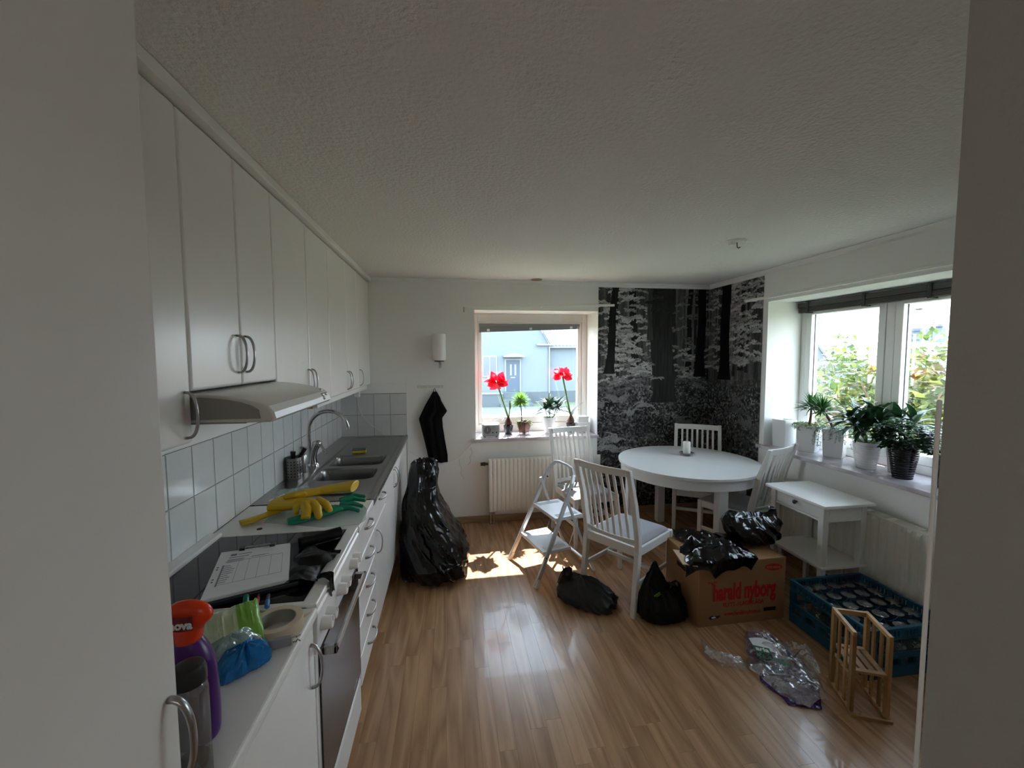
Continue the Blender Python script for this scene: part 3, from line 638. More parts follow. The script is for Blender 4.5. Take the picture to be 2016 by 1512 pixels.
obj('bottle', B().lathe([(.031, 0), (.033, .004), (.033, .105), (.028, .116), (.012, .122), (.012, .13)], (-.945, 2.80, .9035)), 'steel', t, smooth=True)
obj('pump', B().cyl((-.945, 2.80, 1.034), (-.945, 2.80, 1.062), .005).lathe([(.014, 0), (.014, .012), (.0, .016)], (-.945, 2.80, 1.058)).tube([(-.945, 2.80, 1.066), (-.915, 2.79, 1.066), (-.905, 2.787, 1.058)], .0045, 8), 'chrome', t, smooth=True)
t = thing('sponge', 'yellow kitchen sponge with grey-blue scourer on the sink top', 'sponge', (-.70, 3.33, .9), .1)
obj('foam', B().box(-.05, .05, -.032, .032, .0, .022), 'yellow_sp', t, bevel=.004, local=True); obj('scourer', B().box(-.05, .05, -.032, .032, .0221, .030), 'blue_sp', t, bevel=.002, local=True)
tag(obj('tumbler', B().lathe([(.0, .0), (.028, .0), (.034, .095), (.032, .095), (.026, .006), (0, .006)], (-.60, 3.13, .753), 28, cap=False), 'glass', smooth=True), 'clear drinking glass standing in the rear sink bowl', 'glass')

# ================================================================ FURNITURE
# dining chair, seen from above it faces +x; origin on the floor under the seat
def make_chair(label):
    t = thing('dining_chair', label, 'chair', (0, 0, 0), 0, 'white dining chairs'); k = dict(parent=t, local=True)
    hw = .198
    def stile(s):
        y = s*hw; P = [(-.262, 0), (-.228, .25), (-.208, .42), (-.214, .50), (-.262, .73), (-.335, .955)]
        b = B(); rs = []
        for i, (x, z) in enumerate(P):
            dep = [.028, .040, .044, .044, .036, .028][i]; rs.append([(x-dep/2, y-.016, z), (x+dep/2, y-.016, z), (x+dep/2, y+.016, z), (x-dep/2, y+.016, z)])
        return b.rings(rs)
    for s in (-1, 1): obj('leg', stile(s), 'chair', bevel=.004, **k)
    for s in (-1, 1):
        b = B(); b.rings([[(x-a, s*.198-a, z), (x+a, s*.198-a, z), (x+a, s*.198+a, z), (x-a, s*.198+a, z)] for x, z, a in ((.205, 0, .014), (.203, .25, .017), (.202, .435, .018))]); obj('leg', b, 'chair', bevel=.004, **k)
    obj('seat_frame', B().bar((-.19, hw, .405), (.19, hw+.002, .405), .020, .055).bar((-.19, -hw, .405), (.19, -hw-.002, .405), .020, .055).bar((.20, -.185, .405), (.20, .185, .405), .020, .055).bar((-.212, -.185, .405), (-.212, .185, .405), .022, .06), 'chair', bevel=.003, **k)
    b = B(); n = 10                                           # upholstered drop-in seat
    def seat(u, v):
        x = -.192+u*.408; w_ = .186+.006*u; y = (v*2-1)*w_; e = min(1, 9*min(u, 1-u))*min(1, 9*min(v, 1-v)); return (x, y, .434+.024*math.sqrt(max(0, e))+.004*math.sin(PI*u)*math.sin(PI*v))
    b.grid(seat, 24, 24); obj('seat', b, 'seat', smooth=True, **k)
    cv = lambda s: -.030*(1-(s)**2)                            # the back is bowed
    def rail(z0, z1, xb, dep):
        rs = []
        for i in range(13):
            s = -1+2*i/12; y = s*(hw-.012); x = xb+cv(s)+.022
            rs.append([(x-dep/2, y, z0), (x+dep/2, y, z0), (x+dep/2-.012, y, z1), (x-dep/2-.012, y, z1)])
        return B().rings(rs)
    obj('top_rail', rail(.905, .953, -.330, .020), 'chair', bevel=.003, **k)
    obj('lower_rail', rail(.455, .485, -.228, .018), 'chair', bevel=.003, **k)
    for i in range(7):
        s = -1+2*(i+1)/8; y = s*(hw-.012); c = cv(s)
        b = B(); rs = []
        for x, z in ((-.208, .480), (-.240, .62), (-.270, .76), (-.314, .91)):
            rs.append([(x+c-.005, y-.0095, z), (x+c+.005, y-.0095, z), (x+c+.005, y+.0095, z), (x+c-.005, y+.0095, z)])
        obj('slat', b.rings(rs), 'chair', bevel=.002, **k)
    for s in (-1, 1): obj('stretcher', B().bar((-.225, s*hw, .20), (.203, s*hw, .20), .016, .030), 'chair', bevel=.003, **k)
    obj('stretcher', B().bar((.03, -hw+.008, .20), (.03, hw-.008, .20), .016, .028), 'chair', bevel=.003, **k)
    return t
A = math.radians
c0 = make_chair('white slat-back chair in the middle, its back to the camera, beside the round table')
c0.location = (1.225, 2.665, 0); c0.rotation_euler = (0, 0, A(34))
dup(c0, (1.205, 3.545, 0), A(-80), 'white slat-back chair under the back window, in front of the radiator')
dup(c0, (2.285, 3.50, 0), A(-121), 'white slat-back chair in the corner behind the round table, before the wallpaper')
dup(c0, (2.345, 3.035, 0), A(114), 'white slat-back chair between the round table and the small side table')
# round table
TX, TY = 2.028, 3.266
t = thing('round_table', 'round white dining table with four square legs', 'table', (TX, TY, 0))
def semi(a0, a1, r, z0, z1, gap):
    P = [(TX+gap*math.cos((a0+a1)/2), TY+gap*math.sin((a0+a1)/2))]; n = 48
    P = []
    for i in range(n+1):
        a = a0+(a1-a0)*i/n; P.append((TX+r*math.cos(a)+gap*math.cos((a0+a1)/2), TY+r*math.sin(a)+gap*math.sin((a0+a1)/2)))
    return B().rings([[(x, y, z) for x, y in P] for z in (z0, z1)])
sa_ = A(-50)
for k in range(2): obj('tabletop_half', semi(sa_+PI*k, sa_+PI*(k+1), .5755, .718, .740, .0004), 'table', t, bevel=.003)
for k in range(2):
    a0, a1 = sa_+PI*k+.006, sa_+PI*(k+1)-.006; n = 48
    out = [(TX+.553*math.cos(a0+(a1-a0)*i/n), TY+.553*math.sin(a0+(a1-a0)*i/n)) for i in range(n+1)]; inn = [(TX+.533*math.cos(a0+(a1-a0)*i/n), TY+.533*math.sin(a0+(a1-a0)*i/n)) for i in range(n+1)][::-1]
    b = B(); b.rings([[(x, y, z) for x, y in (out[i], out[i+1], inn[n-i-1], inn[n-i])] for z in (.640, .7175)] ) if False else None
    bb = B()
    ro, ri = out, inn[::-1]
    bb.rings([[(ro[i][0], ro[i][1], .640), (ro[i][0], ro[i][1], .7175), (ri[i][0], ri[i][1], .7175), (ri[i][0], ri[i][1], .640)] for i in range(n+1)])
    obj('apron', bb, 'table', t, smooth=True)
for k in range(4):
    a = A(87+90*k); m_ = Matrix.Translation((TX+.500*math.cos(a), TY+.500*math.sin(a), 0)) @ Matrix.Rotation(a, 4, 'Z')
    obj('leg', B().box(-.036, .036, -.036, .036, 0, .7175, m_), 'table', t, bevel=.004)
t = thing('candle_holder', 'small round steel candle plate on three feet on the round table', 'candle holder', (2.135, 3.45, .74))
cx, cy = 2.128, 3.435
obj('plate', B().lathe([(0, .016), (.060, .016), (.066, .020), (.066, .0225), (.058, .0185), (0, .0185)], (cx, cy, .7405), 32), 'chrome', t, smooth=True)
for k in range(3): a = 2.1*k+.5; obj('foot', B().tube([(cx+.045*math.cos(a), cy+.045*math.sin(a), .756), (cx+.055*math.cos(a), cy+.055*math.sin(a), .748), (cx+.050*math.cos(a), cy+.050*math.sin(a), .7405)], .004, 8), 'chrome', t, smooth=True)
t = thing('pillar_candle', 'thick white pillar candle on the steel plate', 'candle', (cx, cy, .7595))
obj('wax', B().lathe([(.0, 0), (.031, 0), (.032, .003), (.032, .100), (.029, .104), (.018, .100), (0, .098)], (cx, cy, .7595), 28), 'candle', t, smooth=True)
obj('wick', B().cyl((cx, cy, .857), (cx+.001, cy, .868), .0012, n=6), 'dark', t)
# small side table
t = thing('side_table', 'small white side table with a drawer and low shelf under the right window', 'side table', (2.44, 2.396, 0))
sx0, sx1, sy0, sy1, sz = 2.258, 2.622, 2.152, 2.640, .718
obj('top', B().box(sx0, sx1, sy0, sy1, sz-.020, sz), 'white', t, bevel=.004)
for x in (sx0+.045, sx1-.045):
    for y in (sy0+.053, sy1-.05):
        b = B(); b.rings([[(x+i*a, y+j*a, z) for i, j in ((-1,-1),(1,-1),(1,1),(-1,1))] for z, a in ((0, .014), (.55, .020), (sz-.0205, .020))]); obj('leg', b, 'white', t, bevel=.003)
obj('apron', B().box(sx0+.066, sx1-.066, sy0+.035, sy0+.055, .60, sz-.021).box(sx0+.066, sx1-.066, sy1-.055, sy1-.035, .60, sz-.021).box(sx1-.060, sx1-.040, sy0+.071, sy1-.071, .60, sz-.021).box(sx0+.032, sx0+.050, sy0+.071, sy1-.071, .598, .612), 'white', t, bevel=.002)
dr = obj('drawer', B().box(sx0+.034, sx0+.052, sy0+.074, sy1-.074, .615, sz-.024), 'white', t, bevel=.002)
obj('knob', B().lathe([(.006, 0), (.007, .012), (.014, .017), (.014, .024), (.008, .028), (0, .029)], n=20, m=Matrix.Translation((sx0+.034, (sy0+sy1)/2, .664)) @ Matrix.Rotation(-PI/2, 4, 'Y')), 'dark', dr, smooth=True)
obj('shelf', B().box(sx0+.018, sx1-.018, sy0+.022, sy1-.022, .30, .316), 'white', t, bevel=.003)
# radiators
def ribbed(p0, du, n, pitch, z0, z1, out, dep):
    """front sheet with vertical pressed ribs"""
    b = B(); P = []
    for i in range(n):
        for q, dd in ((0, 0), (.18, 1), (.55, 1), (.73, 0)): P.append(((i+q)*pitch, dd*dep))
    P.append((n*pitch, 0)); rs = [[], [], [], []]
    rr = []
    for s, o_ in P:
        base = Vector((p0[0]+du[0]*s, p0[1]+du[1]*s, 0)); f = base+Vector(out)*o_; bk = base-Vector(out)*.012
        tap = Vector(out)*o_
        rr.append([bk+Vector((0, 0, z0)), base+Vector((0, 0, z0)), f+Vector((0, 0, z0+.02)), f+Vector((0, 0, z1-.02)), base+Vector((0, 0, z1)), bk+Vector((0, 0, z1))])
    return b.rings(rr)
t = thing('radiator', 'cream ribbed radiator below the back window', 'radiator', (.94, 3.96, 0))
obj('front_panel', ribbed((.366, 3.938), (1, 0), 28, .0405, .125, .650, (0, -1, 0), .007), 'rad', t)
obj('rear_panel', B().box(.372, 1.495, 3.955, 3.975, .135, .640).box(.45, .48, 3.976, 4.002, .2, .6).box(1.40, 1.43, 3.976, 4.002, .2, .6), 'rad', t, bevel=.003)
obj('valve', B().cyl((.365, 3.958, .600), (.335, 3.958, .600), .011).cyl((.337, 3.958, .600), (.290, 3.958, .600), .019, .016), 'dark', t, smooth=True)
for x in (.385, .415): obj('pipe', B().cyl((x, 3.962, .130), (x, 3.962, 0), .0075).cyl((x, 3.962, .118), (x, 3.962, .098), .012).cyl((x, 3.962, .006), (x, 3.962, 0), .015), 'chrome', t, smooth=True)
t = thing('radiator', 'white ribbed radiator with slotted top under the right window', 'radiator', (2.64, 2.4, 0))
obj('front_panel', ribbed((2.610, 2.98), (0, -1), 24, .0505, .10, .640, (-1, 0, 0), .008), 'rad', t)
obj('rear_panel', B().box(2.672, 2.684, 1.77, 2.98, .11, .635).box(2.685, R-.002, 2.8, 2.84, .2, .6).box(2.685, R-.002, 1.9, 1.94, .2, .6).box(2.60, 2.684, 2.981, 2.985, .10, .645).box(2.60, 2.684, 1.764, 1.768, .10, .645), 'rad', t)
for k in range(8):
    ya = 1.77+k*.1515; g = B(); g.box(2.602, 2.609, ya, ya+.150, .6405, .648).box(2.677, 2.684, ya, ya+.150, .6405, .648).box(2.609, 2.677, ya, ya+.012, .6405, .648).box(2.609, 2.677, ya+.138, ya+.150, .6405, .648)
    for j in range(5): g.box(2.6145+j*.0125, 2.6185+j*.0125, ya+.012, ya+.138, .6405, .647)
    obj('grille', g, 'rad', t)
# folding step ladder (local x: from the treads to the rear legs)
t = thing('step_ladder', 'folding two-step aluminium ladder standing in front of the radiator', 'ladder', (.53, 3.005, 0), A(15.1)); k = dict(parent=t, local=True)
hw = .232
fx = lambda z: .46*z
pts = [(0, -hw, .012), (fx(.30), -hw+.016, .30), (fx(.62), -hw+.038, .62), (fx(.70), -hw+.045, .70), (fx(.755), -hw+.065, .755), (fx(.79), -hw+.105, .79), (fx(.80), -.06, .80), (fx(.80), .06, .80), (fx(.79), hw-.105, .79), (fx(.755), hw-.065, .755), (fx(.70), hw-.045, .70), (fx(.62), hw-.038, .62), (fx(.30), hw-.016, .30), (0, hw, .012)]
def frame_path(pts, a, c):
    rs = []; P = [Vector(p) for p in pts]; n0 = Vector((1, 0, -.46)).normalized()
    for i, p in enumerate(P):
        d = (P[min(i+1, len(P)-1)]-P[max(0, i-1)]).normalized(); s = d.cross(n0).normalized(); rs.append([p+n0*(u*a/2)+s*(v*c/2) for u, v in ((-1,-1),(1,-1),(1,1),(-1,1))])
    return B().rings(rs)
obj('front_frame', frame_path(pts, .030, .018), 'alu', bevel=.004, seg=3, **k)
rp = lambda z: .505-.385*z
rear = [(rp(.66), -hw+.055, .66), (rp(.3), -hw+.042, .30), (rp(.12), -hw+.036, .12), (rp(.075), -hw+.055, .075), (rp(.06), -hw+.10, .06), (rp(.06), hw-.10, .06), (rp(.075), hw-.055, .075), (rp(.12), hw-.036, .12), (rp(.3), hw-.042, .30), (rp(.66), hw-.055, .66)]
n0_ = Vector((1, 0, .385)).normalized()
obj('rear_frame', B().tube(rear, .0115, 8, sq=(1, .8)), 'alu', smooth=True, **k)
for s in (-1, 1):
    obj('foot', B().bar((-.006, s*hw, 0), (.022, s*(hw-.003), .055), .034, .024, up=(1, 0, 0)), 'plastic_w', bevel=.002, **k)
    obj('foot', B().bar((rp(0)+.01, s*(hw-.036), 0), (rp(.11), s*(hw-.036), .11), .026, .022, up=(1, 0, 0)), 'plastic_w', bevel=.002, **k)
for z in (.225, .455):
    w_ = .20-.035*z; x0 = fx(z)-.025
    b = B().box(x0, x0+.235, -w_, w_, z-.006, z).box(x0, x0+.008, -w_, w_, z-.026, z-.0065).box(x0+.227, x0+.235, -w_, w_, z-.022, z-.0065).box(x0+.008, x0+.227, -w_, -w_+.006, z-.022, z-.0065).box(x0+.008, x0+.227, w_-.006, w_, z-.022, z-.0065)
    tr = obj('tread', b, 'step', bevel=.002, **k)
    g = B()
    for j in range(5):
        for s in (-1, 1): g.box(x0+.03, x0+.21, s*(w_-.05)+(j-2)*.010-.0022, s*(w_-.05)+(j-2)*.010+.0022, z, z+.0022)
    obj('grip_ridge', g, 'step', tr, local=True)
for s in (-1, 1):
    obj('tie_rod', B().cyl((fx(.455)+.19, s*.165, .445), (fx(.225)+.20, s*.172, .222), .003, n=8), 'chrome', smooth=True, **k)
    obj('rivet', B().cyl((fx(.66)+.01, s*(hw-.030), .66), (fx(.66)+.01, s*(hw-.060), .66), .006, n=10), 'dark', **k)
    obj('rivet', B().cyl((fx(.20)-.012, s*(hw-.002), .20), (fx(.20)-.012, s*(hw+.004), .20), .005, n=10), 'dark', **k)

def drape(c4, zs, amp, seed, nu=70, nv=70, edge=(None, None)):
    off = Vector((seed, seed*2, seed*.5))
    def fn(u, v):
        p = (Vector(c4[0])*(1-u)+Vector(c4[1])*u)*(1-v)+(Vector(c4[3])*(1-u)+Vector(c4[2])*u)*v
        q = Vector((p.x, p.y, 0)); w1 = noise.noise(q*9+off); w2 = noise.noise(q*9+off+Vector((9, 9, 9)))
        rim = 1-min(1, 5*min(u, 1-u, v, 1-v)); x = p.x+.03*w1*(1+rim); y = p.y+.03*w2*(1+rim)
        dist, _p = noise.voronoi(q*8+off); d2, _q = noise.voronoi(q*19+off)
        h = amp*(.55*(1-rim)**.7*math.sin(PI*u)**.5*math.sin(PI*v)**.5+.45*abs(noise.noise(q*6+off))*2)*(1-rim*.5)+.022*min(1, (dist[1]-dist[0])*2)*1+.005*min(1, (d2[1]-d2[0])*2)
        z = zs+.002+h
        if edge[1] is not None and y < edge[1]:
            o_ = edge[1]-y; y = edge[1]-.006-.018*(h/amp if amp else 0)-.006*abs(w2)*3; z = zs+.002+h*max(0, 1-o_*12)-o_*1.25
        if edge[0] is not None and x < edge[0]:
            o_ = edge[0]-x; x = edge[0]-.10*min(1, o_/.1)-.02; z = z-o_*.5
        return (x, y, z)
    return B().grid(fn, nu, nv)
# ================================================================ ON THE FLOOR
def sackmesh(secs, seed, amp=.10, na=96, nz_=84, kz=3.5, ka=2.0, top=None, crease=.5, twist=2.5):
    """loft of irregular ellipses (cx, cy, z, rx, ry, rot) with folds running mostly up the bag"""
    def at(t):
        t = min(max(t, 0), 1)*(len(secs)-1); i = min(int(t), len(secs)-2); f = t-i; f = f*f*(3-2*f)*.5+f*.5
        a = list(secs[i])+[0]*(6-len(secs[i])); c = list(secs[i+1])+[0]*(6-len(secs[i+1])); return [p+(q-p)*f for p, q in zip(a, c)]
    rs = []; off = Vector((seed*3.1, seed*1.7, 0))
    for j in range(nz_+1):
        t = j/nz_; cx, cy, z, rx, ry, rot = at(t); ring = []
        for i in range(na):
            a = 2*PI*i/na; dx, dy = math.cos(a), math.sin(a); q = Vector((dx*ka, dy*ka, z*kz))+off
            tw = z*twist; q2 = Vector((math.cos(a+tw)*ka, math.sin(a+tw)*ka, z*kz*.5))+off
            n1 = noise.noise(q2); n2 = noise.noise(q2*2.1+Vector((4, 3, 1))); n3 = noise.noise(Vector((dx*2.2, dy*2.2, z*kz*2.2))+off)
            r_ = (.5-abs(n1)*2.2)+.45*(.4-abs(n2)*2)+.5*n3
            dist, _p = noise.voronoi(Vector((dx*rx, dy*ry, z*.8))*9+off*3)
            r_ = 1+amp*(r_-crease*(1-min(1, (dist[1]-dist[0])*2.6))*.5)
            e = 1/ (abs(dx)**2.6+abs(dy)**2.6)**(1/2.6)
            x, y = dx*rx*r_*e, dy*ry*r_*e; zz = z+(top(a, t) if top else 0)+.012*noise.noise(q*3)*min(1, t*4)
            c, s = math.cos(rot), math.sin(rot); ring.append((cx+x*c-y*s, cy+x*s+y*c, max(.0015+secs[0][2], zz)))
        rs.append(ring)
    return B().rings(rs)
sx_ = [(-.13, 3.24, 0, .17, .30), (-.13, 3.25, .03, .255, .38), (-.135, 3.27, .12, .262, .40), (-.165, 3.31, .25, .225, .355), (-.205, 3.35, .38, .178, .29), (-.235, 3.39, .50, .140, .20), (-.230, 3.42, .60, .120, .15), (-.215, 3.43, .70, .118, .13), (-.213, 3.44, .775, .105, .11), (-.213, 3.44, .790, .085, .09), (-.213, 3.44, .74, .07, .075)]
t = tag(obj('refuse_sack', sackmesh(sx_, 2, .10, 150, 140, crease=.3, ka=2.2), 'sack', smooth=True), 'tall full black refuse sack leaning on the cabinets at the back wall', 'bag')
# lying grey-black bag with a knot
t = thing('rubbish_bag', 'dark grey knotted rubbish bag lying between the feet of the nearest chair', 'bag', (.90, 2.56, 0))
rr = A(-42)
obj('body', sackmesh([(.905, 2.575, 0, .16, .10, rr), (.90, 2.575, .012, .195, .13, rr), (.895, 2.585, .05, .200, .125, rr), (.885, 2.60, .09, .175, .10, rr), (.875, 2.615, .122, .135, .07, rr), (.87, 2.625, .142, .085, .035, rr), (.87, 2.625, .147, .02, .01, rr)], 5, .13, 110, 60, crease=.3, twist=6), 'sack2', t, smooth=True)
obj('knot', sackmesh([(.765, 2.67, .09, .045, .04, 0), (.765, 2.66, .13, .036, .030, 0), (.775, 2.65, .165, .040, .032, .3), (.785, 2.65, .195, .030, .022, .4), (.785, 2.65, .198, .004, .004, .4)], 8, .2, 40, 26), 'sack2', t, smooth=True)
obj('tie_string', B().tube([(.765, 2.645, .15), (.745, 2.62, .20), (.735, 2.61, .235)], .006, 6, sq=(1.2, .4)), 'dark', t)
# standing carrier bag
t = thing('carrier_bag', 'matt black carrier bag standing against the left side of the cardboard box', 'bag', (1.31, 2.36, 0))
def topB(a, t): return t**2*(.125*math.exp(-((a-PI)/.8)**2))
obj('body', sackmesh([(1.31, 2.345, 0, .10, .085, .1), (1.31, 2.35, .02, .155, .115, .1), (1.31, 2.355, .09, .150, .115, .1), (1.31, 2.36, .15, .125, .085, .1), (1.30, 2.36, .185, .105, .05, .1), (1.30, 2.36, .19, .095, .022, .1), (1.30, 2.36, .185, .06, .012, .1)], 11, .07, 90, 60, top=topB, crease=.3), 'sack3', t, smooth=True)
b = B()
obj('handle', sackmesh([(1.27, 2.35, .13, .10, .06, 0), (1.265, 2.35, .20, .085, .035, 0), (1.26, 2.348, .27, .052, .022, 0), (1.257, 2.347, .33, .022, .014, 0), (1.257, 2.347, .352, .010, .008, 0)], 31, .12, 50, 34), 'sack3', t, smooth=True)
obj('handle', B().tube([(1.345, 2.34, .17), (1.36, 2.335, .212), (1.395, 2.335, .228), (1.42, 2.34, .205), (1.425, 2.345, .14)], [.016, .012, .010, .012, .016], 8, sq=(.5, 1)), 'sack3', t, smooth=True)
obj('contents', B().box(-.025, .02, -.004, .004, -.008, .012, Matrix.Translation((1.25, 2.29, .175)) @ Matrix.Rotation(-.5, 4, 'Y')), 'leaf_lt', t, bevel=.003, label='lime green scrap showing inside')
# cardboard box
BX0, BX1, BY0, BY1, BH = 1.467, 2.050, 2.205, 2.585, .388
t = thing('cardboard_box', 'brown cardboard moving box with red lettering', 'box', ((BX0+BX1)/2, (BY0+BY1)/2, 0))
obj('walls', B().box(BX0, BX1, BY0, BY0+.006, 0, BH).box(BX0, BX1, BY1-.006, BY1, 0, BH).box(BX0, BX0+.006, BY0+.006, BY1-.006, 0, BH).box(BX1-.006, BX1, BY0+.006, BY1-.006, 0, BH).box(BX0+.006, BX1-.006, BY0+.006, BY1-.006, 0, .006), 'card', t, bevel=.002)
obj('flap', B().box(BX0+.001, BX1-.001, BY0+.001, (BY0+BY1)/2-.002, BH+.0005, BH+.005), 'card', t, bevel=.001); obj('flap', B().box(BX0+.001, BX1-.001, (BY0+BY1)/2+.002, BY1-.001, BH+.0005, BH+.005), 'card', t, bevel=.001)
obj('flap', B().bar((BX0-.002, 2.28, BH+.004), (BX0-.085, 2.30, BH+.014), .005, .20, up=(0, 1, 0)), 'card_in', t, label='side flap lifted outwards')
obj('hand_hole', B().bar((BX0-.001, 2.32, .288), (BX0-.001, 2.45, .288), .001, .028), 'black', t, bevel=.006)
def print_on_box(name, me, x, z, m, rot=0, tilt=0):
    o = obj(name, me, m, None, local=True); me.transform(Matrix.Translation((x, BY0-.0006, z)) @ Matrix.Rotation(PI/2, 4, 'X') @ Matrix.Rotation(tilt, 4, 'Z')); me.transform(MW['cardboard_box'].inverted()); o.parent = t; return o
print_on_box('lettering', textmesh('harald nyborg', .118, .0045, sxy=(.66, 1.22), space=.98), 1.772, .203, 'red_print')
print_on_box('lettering', textmesh('FLYTT- / LAGERLÅDA', .036, .0007, sxy=(.80, 1)), 1.768, .124, 'red_print')
print_on_box('lettering', textmesh('www.harald-nyborg.se', .034, .0006, sxy=(.80, 1)), 1.764, .066, 'red_print')
b = B(); b.lathe([(0, 0), (.060, 0), (.060, .0008), (0, .0008)], n=32, m=Matrix.Diagonal((1, .36, 1, 1))); me = bpy.data.meshes.new('oval_badge'); b.bm.to_mesh(me); print_on_box('oval_badge', me, 1.965, .338, 'red_print', tilt=-.07)
me = textmesh('EXTRA KRAFTIG', .019, .0006, sxy=(.68, 1)); o = print_on_box('lettering', me, 1.965, .336, 'card', tilt=-.07); me.transform(Matrix.Translation((0, -.0012, 0)))
b = B()                                                       # small crown of three strokes over the h
for k, (dx, dz) in enumerate(((-.020, .008), (0, 0), (.020, .008))): b.tube([(dx-.010, dz+.008, 0), (dx-.002, dz-.004, 0), (dx+.008, dz+.004, 0)], [.003, .0045, .003], 6, sq=(1, .1), up=(0, 1, 0))
me = bpy.data.meshes.new('logo_mark'); b.bm.to_mesh(me); print_on_box('logo_mark', me, 1.556, .266, 'red_print')
obj('hand_hole', B().box(1.907, 1.990, BY0-.0008, BY0+.0002, .060, .083), 'black', t, bevel=.0095, seg=4)
lb = obj('flag_sticker', B().prism([(1.536, .052), (1.545, .040), (1.60, .046), (1.618, .062), (1.60, .060), (1.575, .062), (1.55, .064)], 1, BY0-.0008, BY0-.0001), 'navy', t)
obj('flag_white', B().prism([(1.552, .055), (1.560, .046), (1.585, .050), (1.575, .060)], 1, BY0-.0014, BY0-.0009), 'paper', lb)
# flat black bag draped over the box
o = tag(obj('plastic_bag', drape([(1.39, 2.172, 0), (1.81, 2.165, 0), (1.90, 2.50, 0), (1.56, 2.69, 0)], BH+.006, .070, 4, edge=(1.465, 2.205)), 'sack', smooth=True), 'glossy black plastic bag spread over the left of the cardboard box lid', 'bag')
sd_ = o.modifiers.new('skin', 'SOLIDIFY'); sd_.thickness = .002
def topR(a, t): return t**3*(.055*math.exp(-((a-2.6)/.8)**2)+.075*math.exp(-((min(a, 2*PI-a))/.55)**2)-.03)
tag(obj('plastic_bag', sackmesh([(2.02, 2.44, BH+.006, .07, .07), (2.02, 2.44, BH+.012, .10, .09), (2.0, 2.44, .43, .155, .12), (1.995, 2.44, .48, .185, .13), (1.99, 2.44, .53, .190, .12), (1.995, 2.44, .565, .175, .085), (2.0, 2.44, .590, .168, .040), (2.0, 2.44, .580, .13, .015)], 9, .13, 120, 90, top=topR, crease=.35, twist=5), 'sack', smooth=True), 'full glossy black bag tied in two ears on the right of the cardboard box lid', 'bag')

# blue rack with glasses
rx0, rx1, ry0, ry1 = 2.067, 2.562, 1.690, 2.185
t = thing('glass_rack', 'blue plastic rack of glasses on the floor by the right radiator', 'rack', ((rx0+rx1)/2, (ry0+ry1)/2, 0))
th = .012
def side(ax, v, a, c):
    """one wall of the rack: bands, posts and slots"""
    def bx(b, s0, s1, z0, z1, e=0):
        if ax == 0: b.box(v-e, v+th+e, s0, s1, z0, z1)
        else: b.box(s0, s1, v-e, v+th+e, z0, z1)
    bands = B(); bx(bands, a, c, .0, .058); bx(bands, a, c, .098, .126); bx(bands, a, c, .198, .214); bx(bands, a, c, .248, .262, .003)
    o = obj('wall', bands, 'blue', t, bevel=.002)
    p = B(); n = 5
    for k in range(n+1):
        s = a+(c-a)*k/n; s0 = min(max(s-.013, a), c-.026); bx(p, s0, s0+.026, .058, .098, .001); bx(p, s0, s0+.026, .214, .248, .001)
    for s in (a, c-.03): bx(p, s, s+.03, .126, .198, .001)
    for k in range(n):
        for j in range(3): s = a+(c-a)*(k+.30+.2*j)/n; bx(p, s-.004, s+.004, .214, .248)
    stuff(obj('post', p, 'blue', o, bevel=.001))
side(0, rx0, ry0, ry1); side(0, rx1-th, ry0, ry1); side(1, ry0, rx0+th, rx1-th); side(1, ry1-th, rx0+th, rx1-th)
obj('base_grid', B().box(rx0+th, rx1-th, ry0+th, ry1-th, .004, .012), 'blue_d', t)
cell = (.5-2*th)/5
for ax in (0, 1):
    for k in range(1, 5):
        P = []; n = 40; lo = rx0+th if ax else ry0+th
        for i in range(n+1):
            s = i/n*5; P.append((lo+cell*s, .243-.022*abs(math.sin(PI*s))**.6))
        poly = [(lo, .165), (lo+cell*5, .165)]+P[::-1]; pos = (ry0+th+cell*k) if ax else (rx0+th+cell*k)
        obj('divider', B().prism(poly, 1 if ax else 0, pos-.0016, pos+.0016), 'blue_d', t)
gp = thing('stemmed_glass', 'upside-down stemmed glass standing in a cell of the blue rack', 'glass', (0, 0, 0), 0, 'stemmed glasses in the blue rack')
obj('foot', B().lathe([(.0, .226), (.034, .228), (.036, .2295), (.034, .231), (.0, .233)], n=28), 'glass', gp, local=True, smooth=True)
obj('stem', B().lathe([(.005, .226), (.0035, .19), (.0035, .16), (.006, .135)], n=12, cap=False), 'glass', gp, local=True, smooth=True)
obj('bowl', B().lathe([(.006, .135), (.022, .127), (.034, .105), (.037, .075), (.034, .040), (.031, .014)], n=28, cap=False), 'glass', gp, local=True, smooth=True)
gp.location = (rx0+th+cell*.5, ry0+th+cell*.5, .0)
ROW = ['front row', 'second row', 'middle row', 'fourth row', 'rear row']
COL = ['leftmost cell', 'second cell from left', 'centre cell', 'second cell from right', 'rightmost cell']
gp['label'] = 'upturned stemmed glass in the blue rack, '+ROW[0]+', '+COL[0]
for i in range(5):
    for j in range(5):
        if i or j: dup(gp, (rx0+th+cell*(i+.5)+.004*math.sin(i*7+j*3), ry0+th+cell*(j+.5)+.004*math.cos(i*5+j*2), .0), i+j, 'upturned stemmed glass in the blue rack, '+ROW[j]+', '+COL[i])

